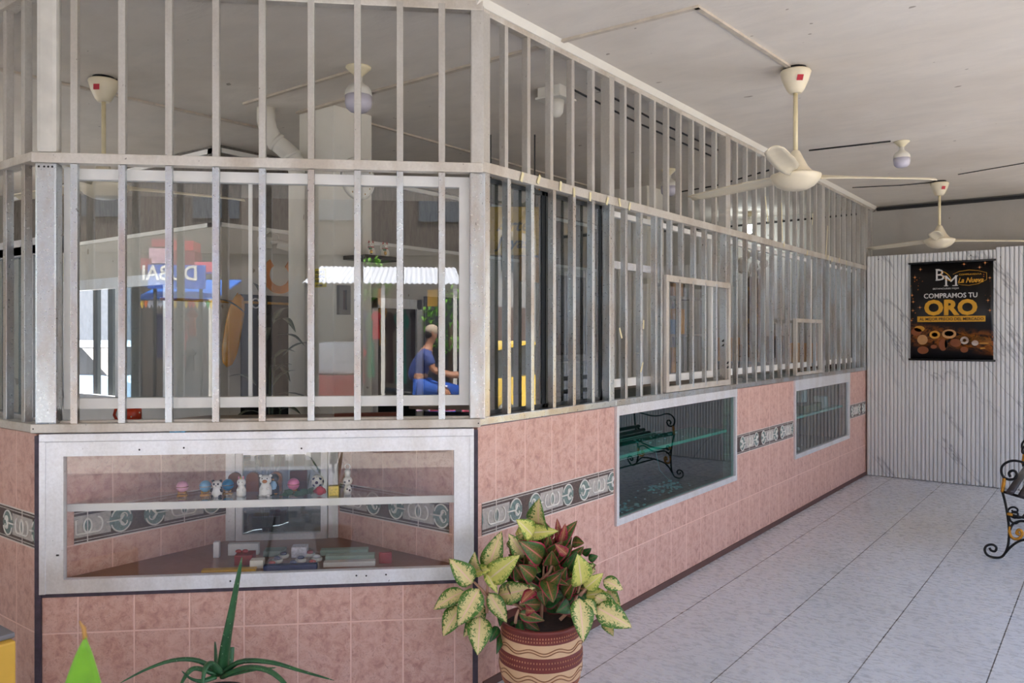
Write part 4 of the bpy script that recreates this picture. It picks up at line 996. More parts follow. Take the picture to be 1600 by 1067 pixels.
fin(MB().tube([(x+.015, -.10, SHZ+.014), (x+.10, -.10, SHZ+.008), (x+.26, -.11, SHZ+.004)], .002, 6), 'stem', plain('rose_stem', (40, 72, 50), .6), parent=g)
b = MB()
for (dx, dz, ln) in ((.05, .02, .03), (.065, .0, .03), (.11, .018, .034), (.125, .0, .03), (.105, -.002, -.03), (.045, .028, -.02)):
    b.leaf((x+dx, -.095, SHZ+.014), (x+dx+ln, -.085, SHZ+.012+dz), .026, (0, 1, .3), .1)
fin(b, 'leaves', plain('rose_leaf', (24, 66, 34), .6), parent=g, solid=.001)
x = inA(521.5, 755, -.10).x
tag(fin(MB().bbox(x-.021, x+.021, -.12, -.085, SHZ, SHZ+.042, .002), 'gift_box', plain('gold_foil', (222, 196, 110), .35, .3, scale=120, var=.3), FA, (x, -.10, SHZ)), 'small gold foil gift box right of the rose', 'gift box')
x = inA(543, 745, -.12).x; g = thing('dog_keychain', 'white spotted dog keychain hanging pose on the right of the glass shelf', 'keychain', (x, -.12, SHZ), FA)
fin(MB().lathe([(.014, SHZ), (.018, SHZ+.02), (.010, SHZ+.042)], (x, -.12, 0), 16).ball((x, -.12, SHZ+.058), .021, .017, .019, 14).lathe([(.012, SHZ+.074), (.013, SHZ+.1), (.008, SHZ+.108)], (x, -.12, 0), 14), 'body', 'creamw', parent=g)
b = MB()
for dx, dz in ((-.008, .06), (.01, .055), (.0, .025), (-.01, .02)): b.ball((x+dx, -.104, SHZ+dz), .004, .002, .005, 8)
fin(b, 'spots', 'dark', parent=g)
fin(MB().tube([(x+.011*math.cos(2*PI*i/14), -.12, SHZ+.118+.011*math.sin(2*PI*i/14)) for i in range(14)], .0012, 6, close=True), 'key_ring', 'case', parent=g)
for u, c_, nm in ((368, (126, 70, 40), 'left'), (396, (150, 84, 46), 'middle'), (432, (160, 96, 50), 'right')):  # solid brown blocks stand in for reflections of the shelf toys
    x = inA(u, 745, -.25).x; g = thing('reflection_block', '%s of the three rounded brown blocks imitating reflections at the back of the glass shelf' % nm, 'box', (x, -.235, SHZ), FA)
    fin(MB().prism([(x-.026, SHZ), (x+.026, SHZ), (x+.026, SHZ+.06)]+[(x+.026*math.cos(R(a)), SHZ+.06+.022*math.sin(R(a))) for a in range(20, 180, 20)]+[(x-.026, SHZ+.06)], 'y', -.25, -.225), 'body', plain('reflection_brown', c_, .5), parent=g)
x = inA(466, 740, -.24).x
tag(fin(MB().bbox(x-.038, x+.034, -.255, -.225, SHZ, SHZ+.085, .003), 'jewel_case', plain('maroon_velvet', (84, 22, 24), .8), FA, (x, -.24, SHZ)), 'open maroon velvet case behind the pink ring box', 'jewel case')
# on the niche floor
def nbox(name, label, u0, u1, y0, y1, h, mat, cat='box', bev=.002):
    xa, xb = sorted((inA(u0, 880, y1).x, inA(u1, 880, y1).x))
    return tag(fin(MB().bbox(xa, xb, y0, y1, NZ, NZ+h, bev), name, mat, FA, ((xa+xb)/2, (y0+y1)/2, NZ)), label, cat)
nbox('flat_box', 'long flat mustard-yellow box at the front of the display floor', 314, 399, -.075, -.04, .012, plain('mustard', (196, 150, 30), .5))
nbox('flat_box', 'long flat navy box in front of the dome capsules', 411, 495, -.075, -.04, .022, plain('navy_card', (36, 50, 92), .6))
nbox('gift_box', 'red gift box with a bow left of the aloe leaf tip', 366, 394, -.22, -.14, .042, plain('red_card', (136, 30, 34), .6))
x = inA(378, 868, -.18).x; b = MB()
for s_ in (-1, 1): b.ball((x+s_*.014, -.18, NZ+.05), .014, .008, .008, 10)
tag(fin(b, 'ribbon_bow', plain('red_ribbon', (150, 26, 32), .5), FA, (x, -.18, NZ+.043)), 'small red bow resting on the red gift box', 'bow')
nbox('small_box', 'small white jewellery box right of the red gift box', 390, 411, -.13, -.085, .034, 'creamw')
nbox('small_box', 'white patterned box behind the middle of the dome capsules', 455, 479, -.29, -.23, .045, plain('patterned_card', (206, 204, 214), .5, var=.3, scale=90))
nbox('lidded_box', 'grey-green lidded box lying behind the dome capsules', 411, 444, -.33, -.26, .024, plain('greygreen_card', (134, 150, 146), .5))
nbox('silver_lighter', 'small upright silver box alone on the left of the display floor', 333, 342, -.30, -.27, .068, 'case')
nbox('long_box', 'pale green slim box, rearmost of the slim boxes at right', 500, 575, -.30, -.25, .022, plain('mint_card', (152, 176, 164), .5))
nbox('long_box', 'pale green slim box with a bow in the middle of the slim boxes at right', 508, 585, -.20, -.15, .024, plain('mint_card2', (168, 190, 178), .5))
nbox('long_box', 'white slim box, frontmost of the slim boxes at right', 505, 586, -.11, -.07, .020, plain('white_card', (206, 202, 196), .5))
nbox('flat_box', 'wide white open box lid standing behind the red gift box', 356, 404, -.33, -.30, .05, plain('white_lid', (212, 210, 208), .5))
nbox('small_box', 'crimson card leaning at the right end of the display floor', 592, 612, -.12, -.10, .045, plain('crimson_card', (150, 36, 46), .5))
dc = NT('capsule_dome'); M['dome'] = glass('clear_dome', (.93, .95, .97, 1), 1.35, .04)
for i, (u, y, c_, nm) in enumerate(((425, -.10, (180, 40, 44), 'red'), (458, -.10, (52, 54, 110), 'blue'), (488, -.10, (180, 40, 44), 'red'), (433, -.17, (52, 54, 110), 'blue'), (470, -.17, (52, 54, 110), 'blue'), (443, -.24, (60, 60, 100), 'blue'), (484, -.25, (180, 40, 44), 'red'), (495, -.18, (226, 224, 224), 'white'))):
    x = inA(u, 872, y).x
    lab = ['red dome capsule at the front left of the cluster', 'blue dome capsule at the front centre of the cluster', 'red dome capsule at the front right of the cluster', 'blue dome capsule in the left of the middle row', 'blue dome capsule in the centre of the middle row', 'dark blue dome capsule at the back left of the cluster', 'red dome capsule at the back right of the cluster', 'white dome capsule at the right edge of the cluster'][i]
    g = thing('dome_capsule', lab+' in the corner display', 'capsule', (x, y, NZ), FA, 'dome capsules on the display floor')
    fin(MB().lathe([(.022, NZ), (.0235, NZ+.004), (.0235, NZ+.012), (.02, NZ+.014)], (x, y, 0), 22), 'base', 'creamw', parent=g)
    fin(MB().ball((x, y, NZ+.018), .015, .013, .008, 12), 'cushion', plain('cushion_'+nm, c_, .7), parent=g)
    fin(MB().lathe([(.0225, NZ+.013), (.0215, NZ+.022), (.017, NZ+.030), (.009, NZ+.0355), (.0005, NZ+.037)], (x, y, 0), 22), 'dome', 'dome', parent=g)
tag(fin(MB().bbox(.0, .06, -.02, .01, 0, .008, .002), 'candy_wrapper', plain('blue_wrapper', (70, 150, 190), .4, var=.6, scale=90), FA, (0, 0, 0)), 'crumpled blue and red wrapper wedged under the grille rail', 'wrapper')
wr = bpy.data.objects['candy_wrapper']; wr.matrix_world = FA @ Matrix.Translation((inA(278, 675, .012).x-.03, .012, 1.108))

# ---------------------------------------------------------------- jewellery in the side cases
random.seed(5)
M['gem'] = NT('pale_gem').bsdf(lin((190, 226, 236)), .15, .2, spec=.8)
def jewels(name, label, X0, X1, y0, y1, z, n_, s0=.006, s1=.014):
    b = MB()
    for i in range(n_):
        x = random.uniform(X0, X1); y = random.gauss((y0+y1)/2, (y1-y0)/4); s_ = random.uniform(s0, s1)
        b.ball((x, y, z+s_*.5), s_, s_*1.3, s_*.6, 6, ang=random.uniform(0, 3))
    tag(fin(b, name, 'gem', loc=((X0+X1)/2, (y0+y1)/2, z)), label, 'jewellery', kind='stuff')
jewels('loose_jewellery', 'heap of pale blue jewellery in the near left of the teal display case', PX-.40, PX-.1, 3.85, 4.35, .48, 70)
jewels('loose_jewellery', 'heap of pale blue jewellery in the middle of the teal display case', PX-.35, PX-.15, 4.55, 5.05, .48, 60)
jewels('loose_jewellery', 'row of small trinkets on the glass shelf of the teal display case', PX-.3, PX-.12, 4.3, 5.1, .83, 26, .004, .009)
jewels('loose_jewellery', 'pale trinkets on the floor of the grey display case', PX-.35, PX-.1, 6.8, 7.4, .465, 30)
tag(fin(MB().tube([(PX-.08, 3.80, .80), (PX-.10, 3.86, .62), (PX-.12, 3.95, .50), (PX-.14, 4.2, .485)], .002, 6), 'necklace_cord', 'gem', loc=(PX-.1, 3.9, .5)), 'thin pale cord drooping in the near corner of the teal display case', 'cord')
tag(fin(MB().tube([(PX-.3, 4.75, .80), (PX-.28, 4.80, .6), (PX-.25, 4.95, .48)], .002, 6), 'necklace_cord', 'gem', loc=(PX-.3, 4.8, .5)), 'thin pale cord drooping in the middle of the teal display case', 'cord')
tag(fin(MB().bbox(PX-.3, PX-.08, 7.2, 7.75, .791, .86, .004), 'green_tray', plain('green_tray', (20, 84, 52), .5), loc=(PX-.2, 7.5, .79)), 'dark green tray on the shelf of the grey display case', 'tray')
tag(fin(MB().bbox(PX-.2, PX-.1, 7.9, 8.02, .791, .90, .004), 'pale_box', plain('pale_box', (180, 206, 206), .5), loc=(PX-.15, 7.95, .79)), 'pale box at the right of the shelf in the grey display case', 'box')
tag(fin(MB().bbox(PX-.3, PX-.2, 7.55, 7.7, .861, 1.02, .004), 'pale_card', plain('pale_card', (190, 210, 208), .5), loc=(PX-.25, 7.6, .861)), 'upright pale card standing on the dark green tray', 'card')

# ================================================================== POSTER
g = thing('poster', 'black and gold hanging poster on the marbled corrugated panel', 'poster', (-1.32, 9.03, 1.235))
x0, x1, z0, z1 = -1.69, -.955, 1.24, 2.225
PY_ = 9.033
def m_poster():
    t = NT('poster_print'); s = t.sep(t.co()); p = t.co()
    v = t.new('ShaderNodeTexVoronoi'); v.inputs['Scale'].default_value = 26; t.l.new(p, v.inputs['Vector'])
    edge = t.math('ABSOLUTE', s[0])
    star = t.math('MULTIPLY', t.math('LESS_THAN', v.outputs['Distance'], .13), t.math('GREATER_THAN', t.math('ADD', edge, t.math('MULTIPLY', t.noise(p, 5), .25)), .40))
    c = t.mix(star, lin((17, 15, 16)), lin((200, 110, 50)))
    n = t.noise(t.mapv(p, (14, 1, 20)), 1, 5, .7, 1); 
    zz = t.math('ABSOLUTE', t.math('SUBTRACT', s[2], t.math('ADD', .22, t.math('MULTIPLY', s[0], -.12))))
    band = t.ramp(zz, [(.06, WHV), (.13, BWV)])
    c = t.mix(t.math('MULTIPLY', band, t.ramp(n, [(.42, BWV), (.6, WHV)])), c, lin((150, 84, 24)))
    return t.bsdf(c, .32, spec=.4)
nx = 24; vs = []
for i in range(nx+1):
    for j in (0, 1): vs.append((x0+(x1-x0)*i/nx, PY_-.004*math.sin(i*.9)*math.sin(i*.23), (z0+.01, z1-.01)[j]))
fin(MB().add(vs, [(2*i, 2*i+2, 2*i+3, 2*i+1) for i in range(nx)], 0, True), 'sheet', m_poster(), parent=g, solid=.002)
fin(MB().tube([(x0-.018, PY_, z1), (x1+.022, PY_, z1)], .010, 8), 'top_rod', 'black', parent=g)
fin(MB().tube([(x0-.018, PY_, z0), (x1+.018, PY_, z0)], .010, 8), 'bottom_rod', 'black', parent=g)
def px(u): return x0+(u-150)/(935-150)*(x1-x0)       # poster crop pixels
def pz(v_): return z1-(v_-60)/(1030-60)*(z1-z0)
YT = PY_-.009
def ptext(body, cap_px, ul, ur, vb, mat, name, bold=0, shear=0, serif=None):
    cap = cap_px/970*(z1-z0); size = cap/.69
    t0 = text_mb(body, size, 0, 0, bold=bold, shear=shear); xs = [p.x for p in t0.v]; w0 = max(xs)-min(xs); W0 = px(ur)-px(ul)
    k = W0/w0; m0 = min(xs); mb = MB(); mb.add([(px(ul)+(p.x-m0)*k, YT+p.y, pz(vb)+p.z) for p in t0.v], t0.f)
    return mb
wt, gd = plain('print_white', (214, 212, 208), .5), plain('print_gold', (214, 156, 32), .45)
sheet_ = [o for o in bpy.data.objects if o.parent == g and o.name.startswith('sheet')][0]
mb = ptext('B', 110, 402, 482, 240, 0, ''); sr = MB()
for (ua, ub, v_) in ((398, 440, 238), (398, 440, 130), (480, 520, 296), (560, 612, 296), (480, 512, 200), (584, 612, 200)): sr.box(px(ua), px(ub), YT-.001, YT+.001, pz(v_)-.004, pz(v_)+.004)
merge(mb, ptext('M', 98, 492, 602, 298, 0, '')); merge(mb, sr)
fin(mb, 'initials', wt, parent=sheet_)
fin(ptext('BETANCURES MEJIA', 15, 374, 622, 330, 0, ''), 'name_lettering', wt, parent=sheet_); fin(ptext('COMPRAMOS TU', 46, 285, 792, 415, 0, '', bold=.0008), 'heading_lettering', wt, parent=sheet_)
fin(ptext('ORO', 138, 288, 792, 578, 0, '', bold=.009), 'gold_lettering', gd, parent=sheet_)
fin(ptext('La Nueva', 48, 612, 848, 270, 0, '', bold=.0015, shear=.35), 'script_lettering', gd, parent=sheet_); fin(ptext('COMPRAVENTA', 16, 622, 830, 198, 0, ''), 'small_lettering', gd, parent=sheet_)
fin(MB().box(px(220), px(865), YT+.001, YT+.003, pz(652), pz(596)), 'gold_band', gd, parent=sheet_)
fin(ptext('AL MEJOR PRECIO DEL MERCADO', 27, 240, 850, 638, 0, '', bold=.0005), 'band_lettering', 'black', parent=g)
ol = [(565, 185), (620, 160), (715, 148), (800, 158), (876, 182), (876, 248), (800, 285), (715, 298), (640, 290), (615, 280)]
mb = MB().tube([(px(a), YT, pz(b_)) for a, b_ in ol], .0022, 6)
mb.tube([(px(500+48*math.cos(a)*.9+18*math.sin(a)), YT, pz(200+42*math.sin(a)+22*math.cos(a))) for a in [2*PI*i/24 for i in range(24)]], .003, 6, close=True)
fin(mb, 'gold_outline', gd, parent=sheet_)
# coins and rings printed along the foot
def pdisc(mb, u, v_, ru, rv, mi, n=20): 
    mb.lathe([(1, 0), (1, .0012)], (0, 0, 0), n, mi, False)
    k = len(mb.v)-2*n
    for i in range(k, len(mb.v)):
        p = mb.v[i]; mb.v[i] = Vector((px(u)+p.x*ru/785*(x1-x0), YT+.003-p.z, pz(v_)+p.y*rv/970*(z1-z0)))
mb = MB(); random.seed(4)
for (u, v_, ru, rv, mi) in ((240, 720, 52, 30, 0), (210, 750, 55, 40, 1), (270, 830, 52, 50, 2), (275, 935, 55, 38, 1), (390, 780, 52, 40, 0), (390, 780, 30, 22, 1), (528, 772, 68, 46, 2), (528, 768, 45, 26, 3), (470, 880, 40, 60, 1), (500, 870, 14, 44, 3), (672, 835, 40, 38, 4), (672, 835, 18, 18, 3), (770, 860, 32, 26, 4), (590, 860, 52, 40, 1), (850, 862, 45, 8, 0), (380, 900, 30, 20, 1), (670, 925, 36, 30, 1), (840, 910, 25, 6, 0)): pdisc(mb, u, v_, ru, rv, mi)
for i in range(9): a = random.uniform(700, 900); mb.tube([(px(620), YT, pz(770+i*9)), (px(760), YT, pz(790+i*8)), (px(920), YT, pz(820+i*7))], .0012, 5, mi=i % 2)
for (u, v_) in ((195, 200), (250, 122), (668, 90), (862, 85), (812, 126), (905, 545), (178, 447), (167, 380), (175, 535), (160, 636), (245, 505), (905, 232), (888, 448)):
    pdisc(mb, u, v_, 9, 8, 5, 8)
    for a in (0, 90): mb.tube([(px(u-22*math.cos(R(a))), YT, pz(v_-22*math.sin(R(a)))), (px(u+22*math.cos(R(a))), YT, pz(v_+22*math.sin(R(a))))], .0008, 4, mi=5)
fin(mb, 'printed_jewels', [plain('pj_gold', (208, 146, 46), .4), plain('pj_brown', (128, 66, 24), .4), plain('pj_sand', (190, 140, 88), .4), 'black', plain('pj_silver', (200, 186, 176), .4), plain('pj_spark', (224, 150, 90), .4)], parent=g)

# ================================================================== POTTED PLANT
PC = at(845, 900, 3.20); PCx, PCy = PC.x, PC.y
g = thing('potted_plant', 'variegated leafy plant in a striped terracotta pot at the corner of the tiled wall', 'potted plant', (PCx, PCy, .085))
M['pot_maroon'] = plain('pot_maroon', (122, 52, 44), .45, var=.15); M['pot_cream'] = plain('pot_cream', (222, 182, 140), .5, var=.08)
M['pot_tan'] = plain('pot_tan', (178, 118, 72), .5); M['pot_line'] = plain('pot_line', (150, 98, 62), .5); M['pot_dot'] = plain('pot_dot', (196, 134, 96), .5)
prof = [(.105, .087), (.135, .098), (.150, .118), (.160, .150), (.166, .185), (.1675, .207), (.1675, .235), (.165, .262), (.163, .29), (.160, .310), (.158, .345), (.162, .350), (.162, .360), (.150, .362), (.146, .335), (.0005, .33)]
mis = [2, 2, 0, 1, 1, 0, 0, 1, 1, 0, 0, 0, 0, 0, 3]
b = MB().lathe(prof, (PCx, PCy, 0), 56, mis=mis)
def prad(z):
    for (r0, z0), (r1, z1) in zip(prof, prof[1:]):
        if z0 <= z <= z1: return r0+(r1-r0)*(z-z0)/(z1-z0+1e-9)
    return .16
for zc_, amp in ((.288, .007), (.278, .007), (.186, .010), (.172, .010)):
    b.tube([(PCx+(prad(zc_+amp*math.sin(9*a))+.0008)*math.cos(a), PCy+(prad(zc_+amp*math.sin(9*a))+.0008)*math.sin(a), zc_+amp*math.sin(9*a)) for a in [2*PI*i/120 for i in range(120)]], .0021, 5, mi=4, close=True)
for zc_ in (.225, .245, .322, .335, .128, .112, .14):
    r_ = prad(zc_)
    for i in range(90):
        a = 2*PI*i/90; c_ = Vector((PCx+r_*math.cos(a), PCy+r_*math.sin(a), zc_)); b.obox(c_, .003, .0036, .006, a, 5)
fin(b, 'pot', ['pot_maroon', 'pot_cream', 'pot_tan', 'soil', 'pot_line', 'pot_dot'], parent=g)
CS = 3.718
def crop(x, y, d): return at(660+x/CS, 780+y/CS, d)
random.seed(21)
back = Vector((sT, -cT, 0))                              # towards the camera
def leaves(name, mat, items, d0, label=None):
    b = MB()
    for (bx, by, tx, ty, w_) in items:
        dd = random.uniform(-.05, .05)
        nrm = back+Vector((random.uniform(-.5, .5), random.uniform(-.3, .3), random.uniform(.1, .6)))
        A_, B_ = crop(bx, by, d0+dd), crop(tx, ty, d0+dd-random.uniform(.0, .09))
        b.leaf(A_, B_, w_/CS/F*d0*1.27, nrm, droop=random.uniform(.04, .12), fold=random.uniform(.15, .4), nl=10)
    o = fin(b, name, mat, parent=g, solid=.0008)
    if label: o['label'] = label
    return b
L1 = [(290, 490, 155, 345, 112), (375, 420, 460, 185, 112), (330, 420, 305, 305, 78), (245, 535, 65, 640, 92), (330, 520, 205, 735, 122), (235, 620, 120, 795, 112), (350, 600, 240, 800, 92), (335, 680, 320, 905, 125), (385, 545, 490, 715, 85), (440, 560, 655, 515, 112), (520, 300, 585, 200, 90)]
leaves('foliage', 'leaf_pale', L1, 3.12, 'pale leaves speckled dark green on the left of the pot')
leaves('foliage', 'leaf_lime', [(385, 465, 565, 325, 118), (300, 430, 420, 400, 60), (365, 420, 435, 545, 52), (920, 500, 900, 318, 125), (945, 515, 1050, 430, 78), (950, 560, 1075, 545, 82), (640, 215, 545, 118, 100), (540, 200, 790, 185, 92)], 3.11, 'lime and cream leaves')
leaves('foliage', 'leaf_pale', [(690, 185, 680, -5, 130), (960, 400, 1005, 420, 70), (1050, 470, 1165, 525, 75), (1080, 520, 1150, 630, 66), (910, 575, 935, 830, 120), (930, 590, 1015, 670, 76), (1005, 625, 1215, 745, 125), (1065, 695, 1110, 795, 66), (600, 330, 500, 200, 100), (1000, 560, 1140, 650, 90), (890, 600, 960, 680, 60)], 3.10, 'cream-centred leaves speckled green on the right of the pot')
leaves('foliage', 'leaf_red', [(780, 290, 900, 125, 76), (745, 350, 870, 265, 76), (700, 350, 555, 240, 110), (735, 420, 850, 500, 104), (715, 460, 760, 600, 98), (690, 490, 712, 620, 66), (835, 450, 905, 530, 66), (870, 250, 940, 255, 60), (560, 660, 710, 705, 62), (575, 690, 682, 765, 66), (650, 460, 560, 380, 90), (760, 330, 690, 240, 80), (890, 430, 1010, 380, 76), (640, 520, 560, 470, 80), (780, 520, 800, 640, 70)], 3.16, 'dark leaves edged in red at the centre')
leaves('foliage', 'leaf_pink', [(712, 350, 675, 145, 70), (792, 255, 782, 110, 42), (800, 260, 830, 140, 50), (655, 530, 572, 605, 60), (600, 640, 655, 648, 56), (840, 320, 770, 260, 50)], 3.13, 'crimson leaves at the centre')
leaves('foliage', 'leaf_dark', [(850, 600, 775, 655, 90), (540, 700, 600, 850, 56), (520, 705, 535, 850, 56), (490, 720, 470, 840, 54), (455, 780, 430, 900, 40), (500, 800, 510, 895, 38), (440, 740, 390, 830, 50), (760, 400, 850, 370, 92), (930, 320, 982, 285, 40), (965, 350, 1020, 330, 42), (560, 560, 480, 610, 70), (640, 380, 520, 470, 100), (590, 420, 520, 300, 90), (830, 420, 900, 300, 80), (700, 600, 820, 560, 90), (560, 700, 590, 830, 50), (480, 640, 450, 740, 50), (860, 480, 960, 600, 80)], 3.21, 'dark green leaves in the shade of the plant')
random.seed(77)
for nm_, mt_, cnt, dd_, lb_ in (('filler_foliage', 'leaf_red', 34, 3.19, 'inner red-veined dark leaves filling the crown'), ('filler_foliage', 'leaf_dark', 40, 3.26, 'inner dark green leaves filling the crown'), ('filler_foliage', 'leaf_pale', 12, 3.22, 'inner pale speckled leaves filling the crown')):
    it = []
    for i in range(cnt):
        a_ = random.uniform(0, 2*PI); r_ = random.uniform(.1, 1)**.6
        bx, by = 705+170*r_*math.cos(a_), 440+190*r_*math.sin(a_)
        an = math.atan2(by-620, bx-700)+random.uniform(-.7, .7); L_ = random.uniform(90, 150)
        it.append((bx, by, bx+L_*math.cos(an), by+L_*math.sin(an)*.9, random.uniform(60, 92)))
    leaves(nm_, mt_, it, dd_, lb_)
b = MB()
for (x0_, y0_, x1_, y1_, x2_, y2_, d_) in ((690, 700, 700, 520, 708, 330, 3.18), (640, 700, 560, 620, 375, 540, 3.15), (375, 660, 375, 560, 385, 420, 3.14), (800, 700, 880, 620, 915, 500, 3.15), (690, 480, 640, 440, 600, 470, 3.16), (690, 470, 740, 420, 780, 300, 3.16), (540, 720, 545, 680, 560, 640, 3.12), (915, 560, 950, 520, 980, 500, 3.12), (375, 560, 340, 520, 300, 480, 3.13)):
    b.tube([crop(x0_, y0_, d_), crop(x1_, y1_, d_), crop(x2_, y2_, d_)], [.007, .006, .004], 8)
fin(b, 'stems', 'stem', parent=g)
g2 = thing('plant_stand', 'low black iron stand under the striped terracotta pot', 'plant stand', (PCx, PCy, 0))
b = MB().tube([(PCx+.12*math.cos(a), PCy+.12*math.sin(a), .078) for a in [2*PI*i/40 for i in range(40)]], .007, 8, close=True)
for k in range(4):
    a = PI/4+k*PI/2; b.tube([(PCx+r_*math.cos(a), PCy+r_*math.sin(a), z_) for r_, z_ in ((.12, .076), (.15, .06), (.165, .03), (.16, .008), (.14, .008), (.135, .022))], .006, 8)
fin(b, 'frame', 'iron', parent=g2)

# ================================================================== ALOE
AC = at(338, 1085, 2.95)
g = thing('potted_aloe', 'aloe with one tall upright leaf in a dark pot below the display window', 'potted plant', (AC.x, AC.y, 0))
fin(MB().lathe([(.075, 0), (.085, .01), (.11, .13), (.118, .15), (.118, .165), (.104, .165), (.10, .145), (.0005, .14)], (AC.x, AC.y, 0), 32, mis=[0]*6+[1]), 'pot', [plain('black_pot', (34, 34, 36), .5), 'soil'], parent=g)
AL = [([(347, 1052), (352, 1010), (364, 945), (378, 870)], 11, 2.95, 2.90), ([(340, 1046), (305, 1031), (268, 1032), (228, 1046), (186, 1068)], 7, 2.95, 2.8),
      ([(350, 1050), (378, 1033), (425, 1035), (470, 1048), (522, 1063)], 8, 2.95, 2.85), ([(350, 1056), (385, 1043), (420, 1048), (445, 1068), (452, 1085)], 8, 2.93, 2.75),
      ([(356, 1048), (359, 1030), (360, 1012)], 6.5, 3.02, 3.05), ([(338, 1045), (337, 1020), (336, 1002)], 3.5, 2.98, 3.0), ([(342, 1050), (330, 1036), (320, 1046), (316, 1075)], 8, 2.9, 2.8),
      ([(335, 1058), (315, 1064), (298, 1060), (284, 1048)], 6, 2.88, 2.78), ([(335, 1052), (305, 1044), (290, 1056), (280, 1076)], 7, 2.9, 2.8), ([(352, 1056), (400, 1046), (432, 1043)], 4, 2.97, 3.0)]
for k, (pts, w_, da, db) in enumerate(AL):
    n = 14; P = []; Rr = []
    for i in range(n+1):
        t = i/n*(len(pts)-1); j = min(int(t), len(pts)-2); f_ = t-j
        p0 = pts[max(j-1, 0)]; p1 = pts[j]; p2 = pts[j+1]; p3 = pts[min(j+2, len(pts)-1)]
        cr = lambda a, b_, c_, d_: .5*((2*b_)+(-a+c_)*f_+(2*a-5*b_+4*c_-d_)*f_*f_+(-a+3*b_-3*c_+d_)*f_**3)
        d_ = da+(db-da)*i/n; P.append(at(cr(p0[0], p1[0], p2[0], p3[0]), cr(p0[1], p1[1], p2[1], p3[1]), d_))
        tt = i/n; Rr.append(w_/F*d_*((1-tt)**.6 if k != 4 else .9)+.0012)
    fin(MB().tube(P, Rr, 10, flat=.55), 'leaf', 'aloe', parent=g)

# ================================================================== FOREGROUND BLADE, YELLOW CRATE
BP = at(140, 1067, 1.35)
g = thing('blade_plant', 'out-of-focus bright green blade leaf at the bottom left of the photo', 'plant', (BP.x, BP.y, 0))
bb, bt = at(141, 1290, 1.36), at(133, 995, 1.26); b = MB(); n = 14
vs = []; side = Vector((cT, sT, 0)); nr = Vector((sT, -cT, 0))
for i in range(n+1):
    t = i/n; c_ = bb.lerp(bt, t); w_ = .030*min(1, (1-t)*4.2)**.8*(.7+.3*min(1, t*3))+.0008
    for k in (-1, -.5, 0, .5, 1): vs.append(c_+side*w_*k+nr*(abs(k)*w_*.35))
fin(b.add(vs, [(i*5+k, i*5+k+1, i*5+k+6, i*5+k+5) for i in range(n) for k in range(4)], 0, True), 'blade', 'leaf_bright', parent=g, solid=.0015)
fin(MB().tube([at(133, 998, 1.26), at(131, 982, 1.26), at(124, 970, 1.25)], [.004, .0035, .001], 6, flat=.3), 'dry_tip', 'leaf_brown', parent=g)
b = MB()
for k in range(5):
    a = k*1.3+.5; b.leaf((BP.x, BP.y, .28), (BP.x+.20*math.cos(a), BP.y+.20*math.sin(a), .62+.03*k), .05, (0, 0, 1), .1)
b.tube([(BP.x, BP.y, .2), (BP.x, BP.y, .5), bb], .008, 8)
fin(b, 'stems', 'leaf_bright', parent=g)
fin(MB().lathe([(.09, 0), (.12, .2), (.13, .24), (.115, .24), (.11, .21), (.0005, .2)], (BP.x, BP.y, 0), 28), 'pot', 'pot_tan', parent=g)
g = thing('yellow_crate', 'yellow box with a grey lid edge against the left tiled wall', 'box', (-3.06, .85, 0))
ce = at(25, 1001, 2.6)
fin(MB().bbox(ce.x-.42, ce.x, ce.y-.6, ce.y, 0, ce.z, .006), 'body', plain('crate_yellow', (220, 172, 62), .5, var=.06), parent=g)
fin(MB().bbox(ce.x-.43, ce.x-.03, ce.y-.61, ce.y+.01, ce.z, ce.z+.018, .006), 'lid', plain('grey_edge', (120, 118, 122), .5), parent=g)

# ================================================================== BENCH
g = thing('garden_bench', 'wrought-iron scroll bench with dark wooden slats at the right edge of the porch', 'bench', (-.4, 6.9, 0))
Y1, Y2 = 6.18, 7.62
def Bp(cx, cy, Y=Y1):
    p = inC(1500+cx/4.85, 680+cy/4.85, Y1); return Vector((p.x, Y, max(p.z, .011)))
def smooth(pts, k=5):
    out = []
    for j in range(len(pts)-1):
        p0, p1, p2, p3 = pts[max(j-1, 0)], pts[j], pts[j+1], pts[min(j+2, len(pts)-1)]
        for i in range(k):
            f_ = i/k; out.append(.5*((2*p1)+(p2-p0)*f_+(2*p0-5*p1+4*p2-p3)*f_*f_+(-p0+3*p1-3*p2+p3)*f_**3))
    return out+[pts[-1]]
leg = [(320, 425), (345, 520), (365, 640), (372, 740), (360, 850), (320, 918), (260, 938), (205, 905), (187, 865), (205, 835), (245, 828), (275, 850), (265, 878), (235, 872), (224, 852)]
arm = [(335, 325), (315, 285), (318, 240), (350, 208), (400, 193), (460, 200), (560, 235), (700, 250), (900, 235)]
arm2 = [(335, 322), (370, 335), (410, 330), (430, 300), (420, 275), (395, 268), (372, 285), (382, 315)]
sc1 = [(378, 690), (376, 740), (398, 778), (438, 785), (468, 760), (466, 727), (442, 718), (430, 742), (452, 752)]
sc2 = [(378, 720), (398, 675), (438, 655), (490, 652), (640, 690), (790, 652), (842, 655), (885, 675), (902, 720)]
br = [(345, 890), (380, 850), (430, 812), (490, 792), (640, 780), (790, 792), (850, 812), (900, 850), (935, 890)]
cross_ = [(362, 590), (400, 604), (490, 625), (640, 640), (790, 625), (880, 604), (918, 590)]
mirr = lambda L_: [(1280-x, y) for x, y in L_]
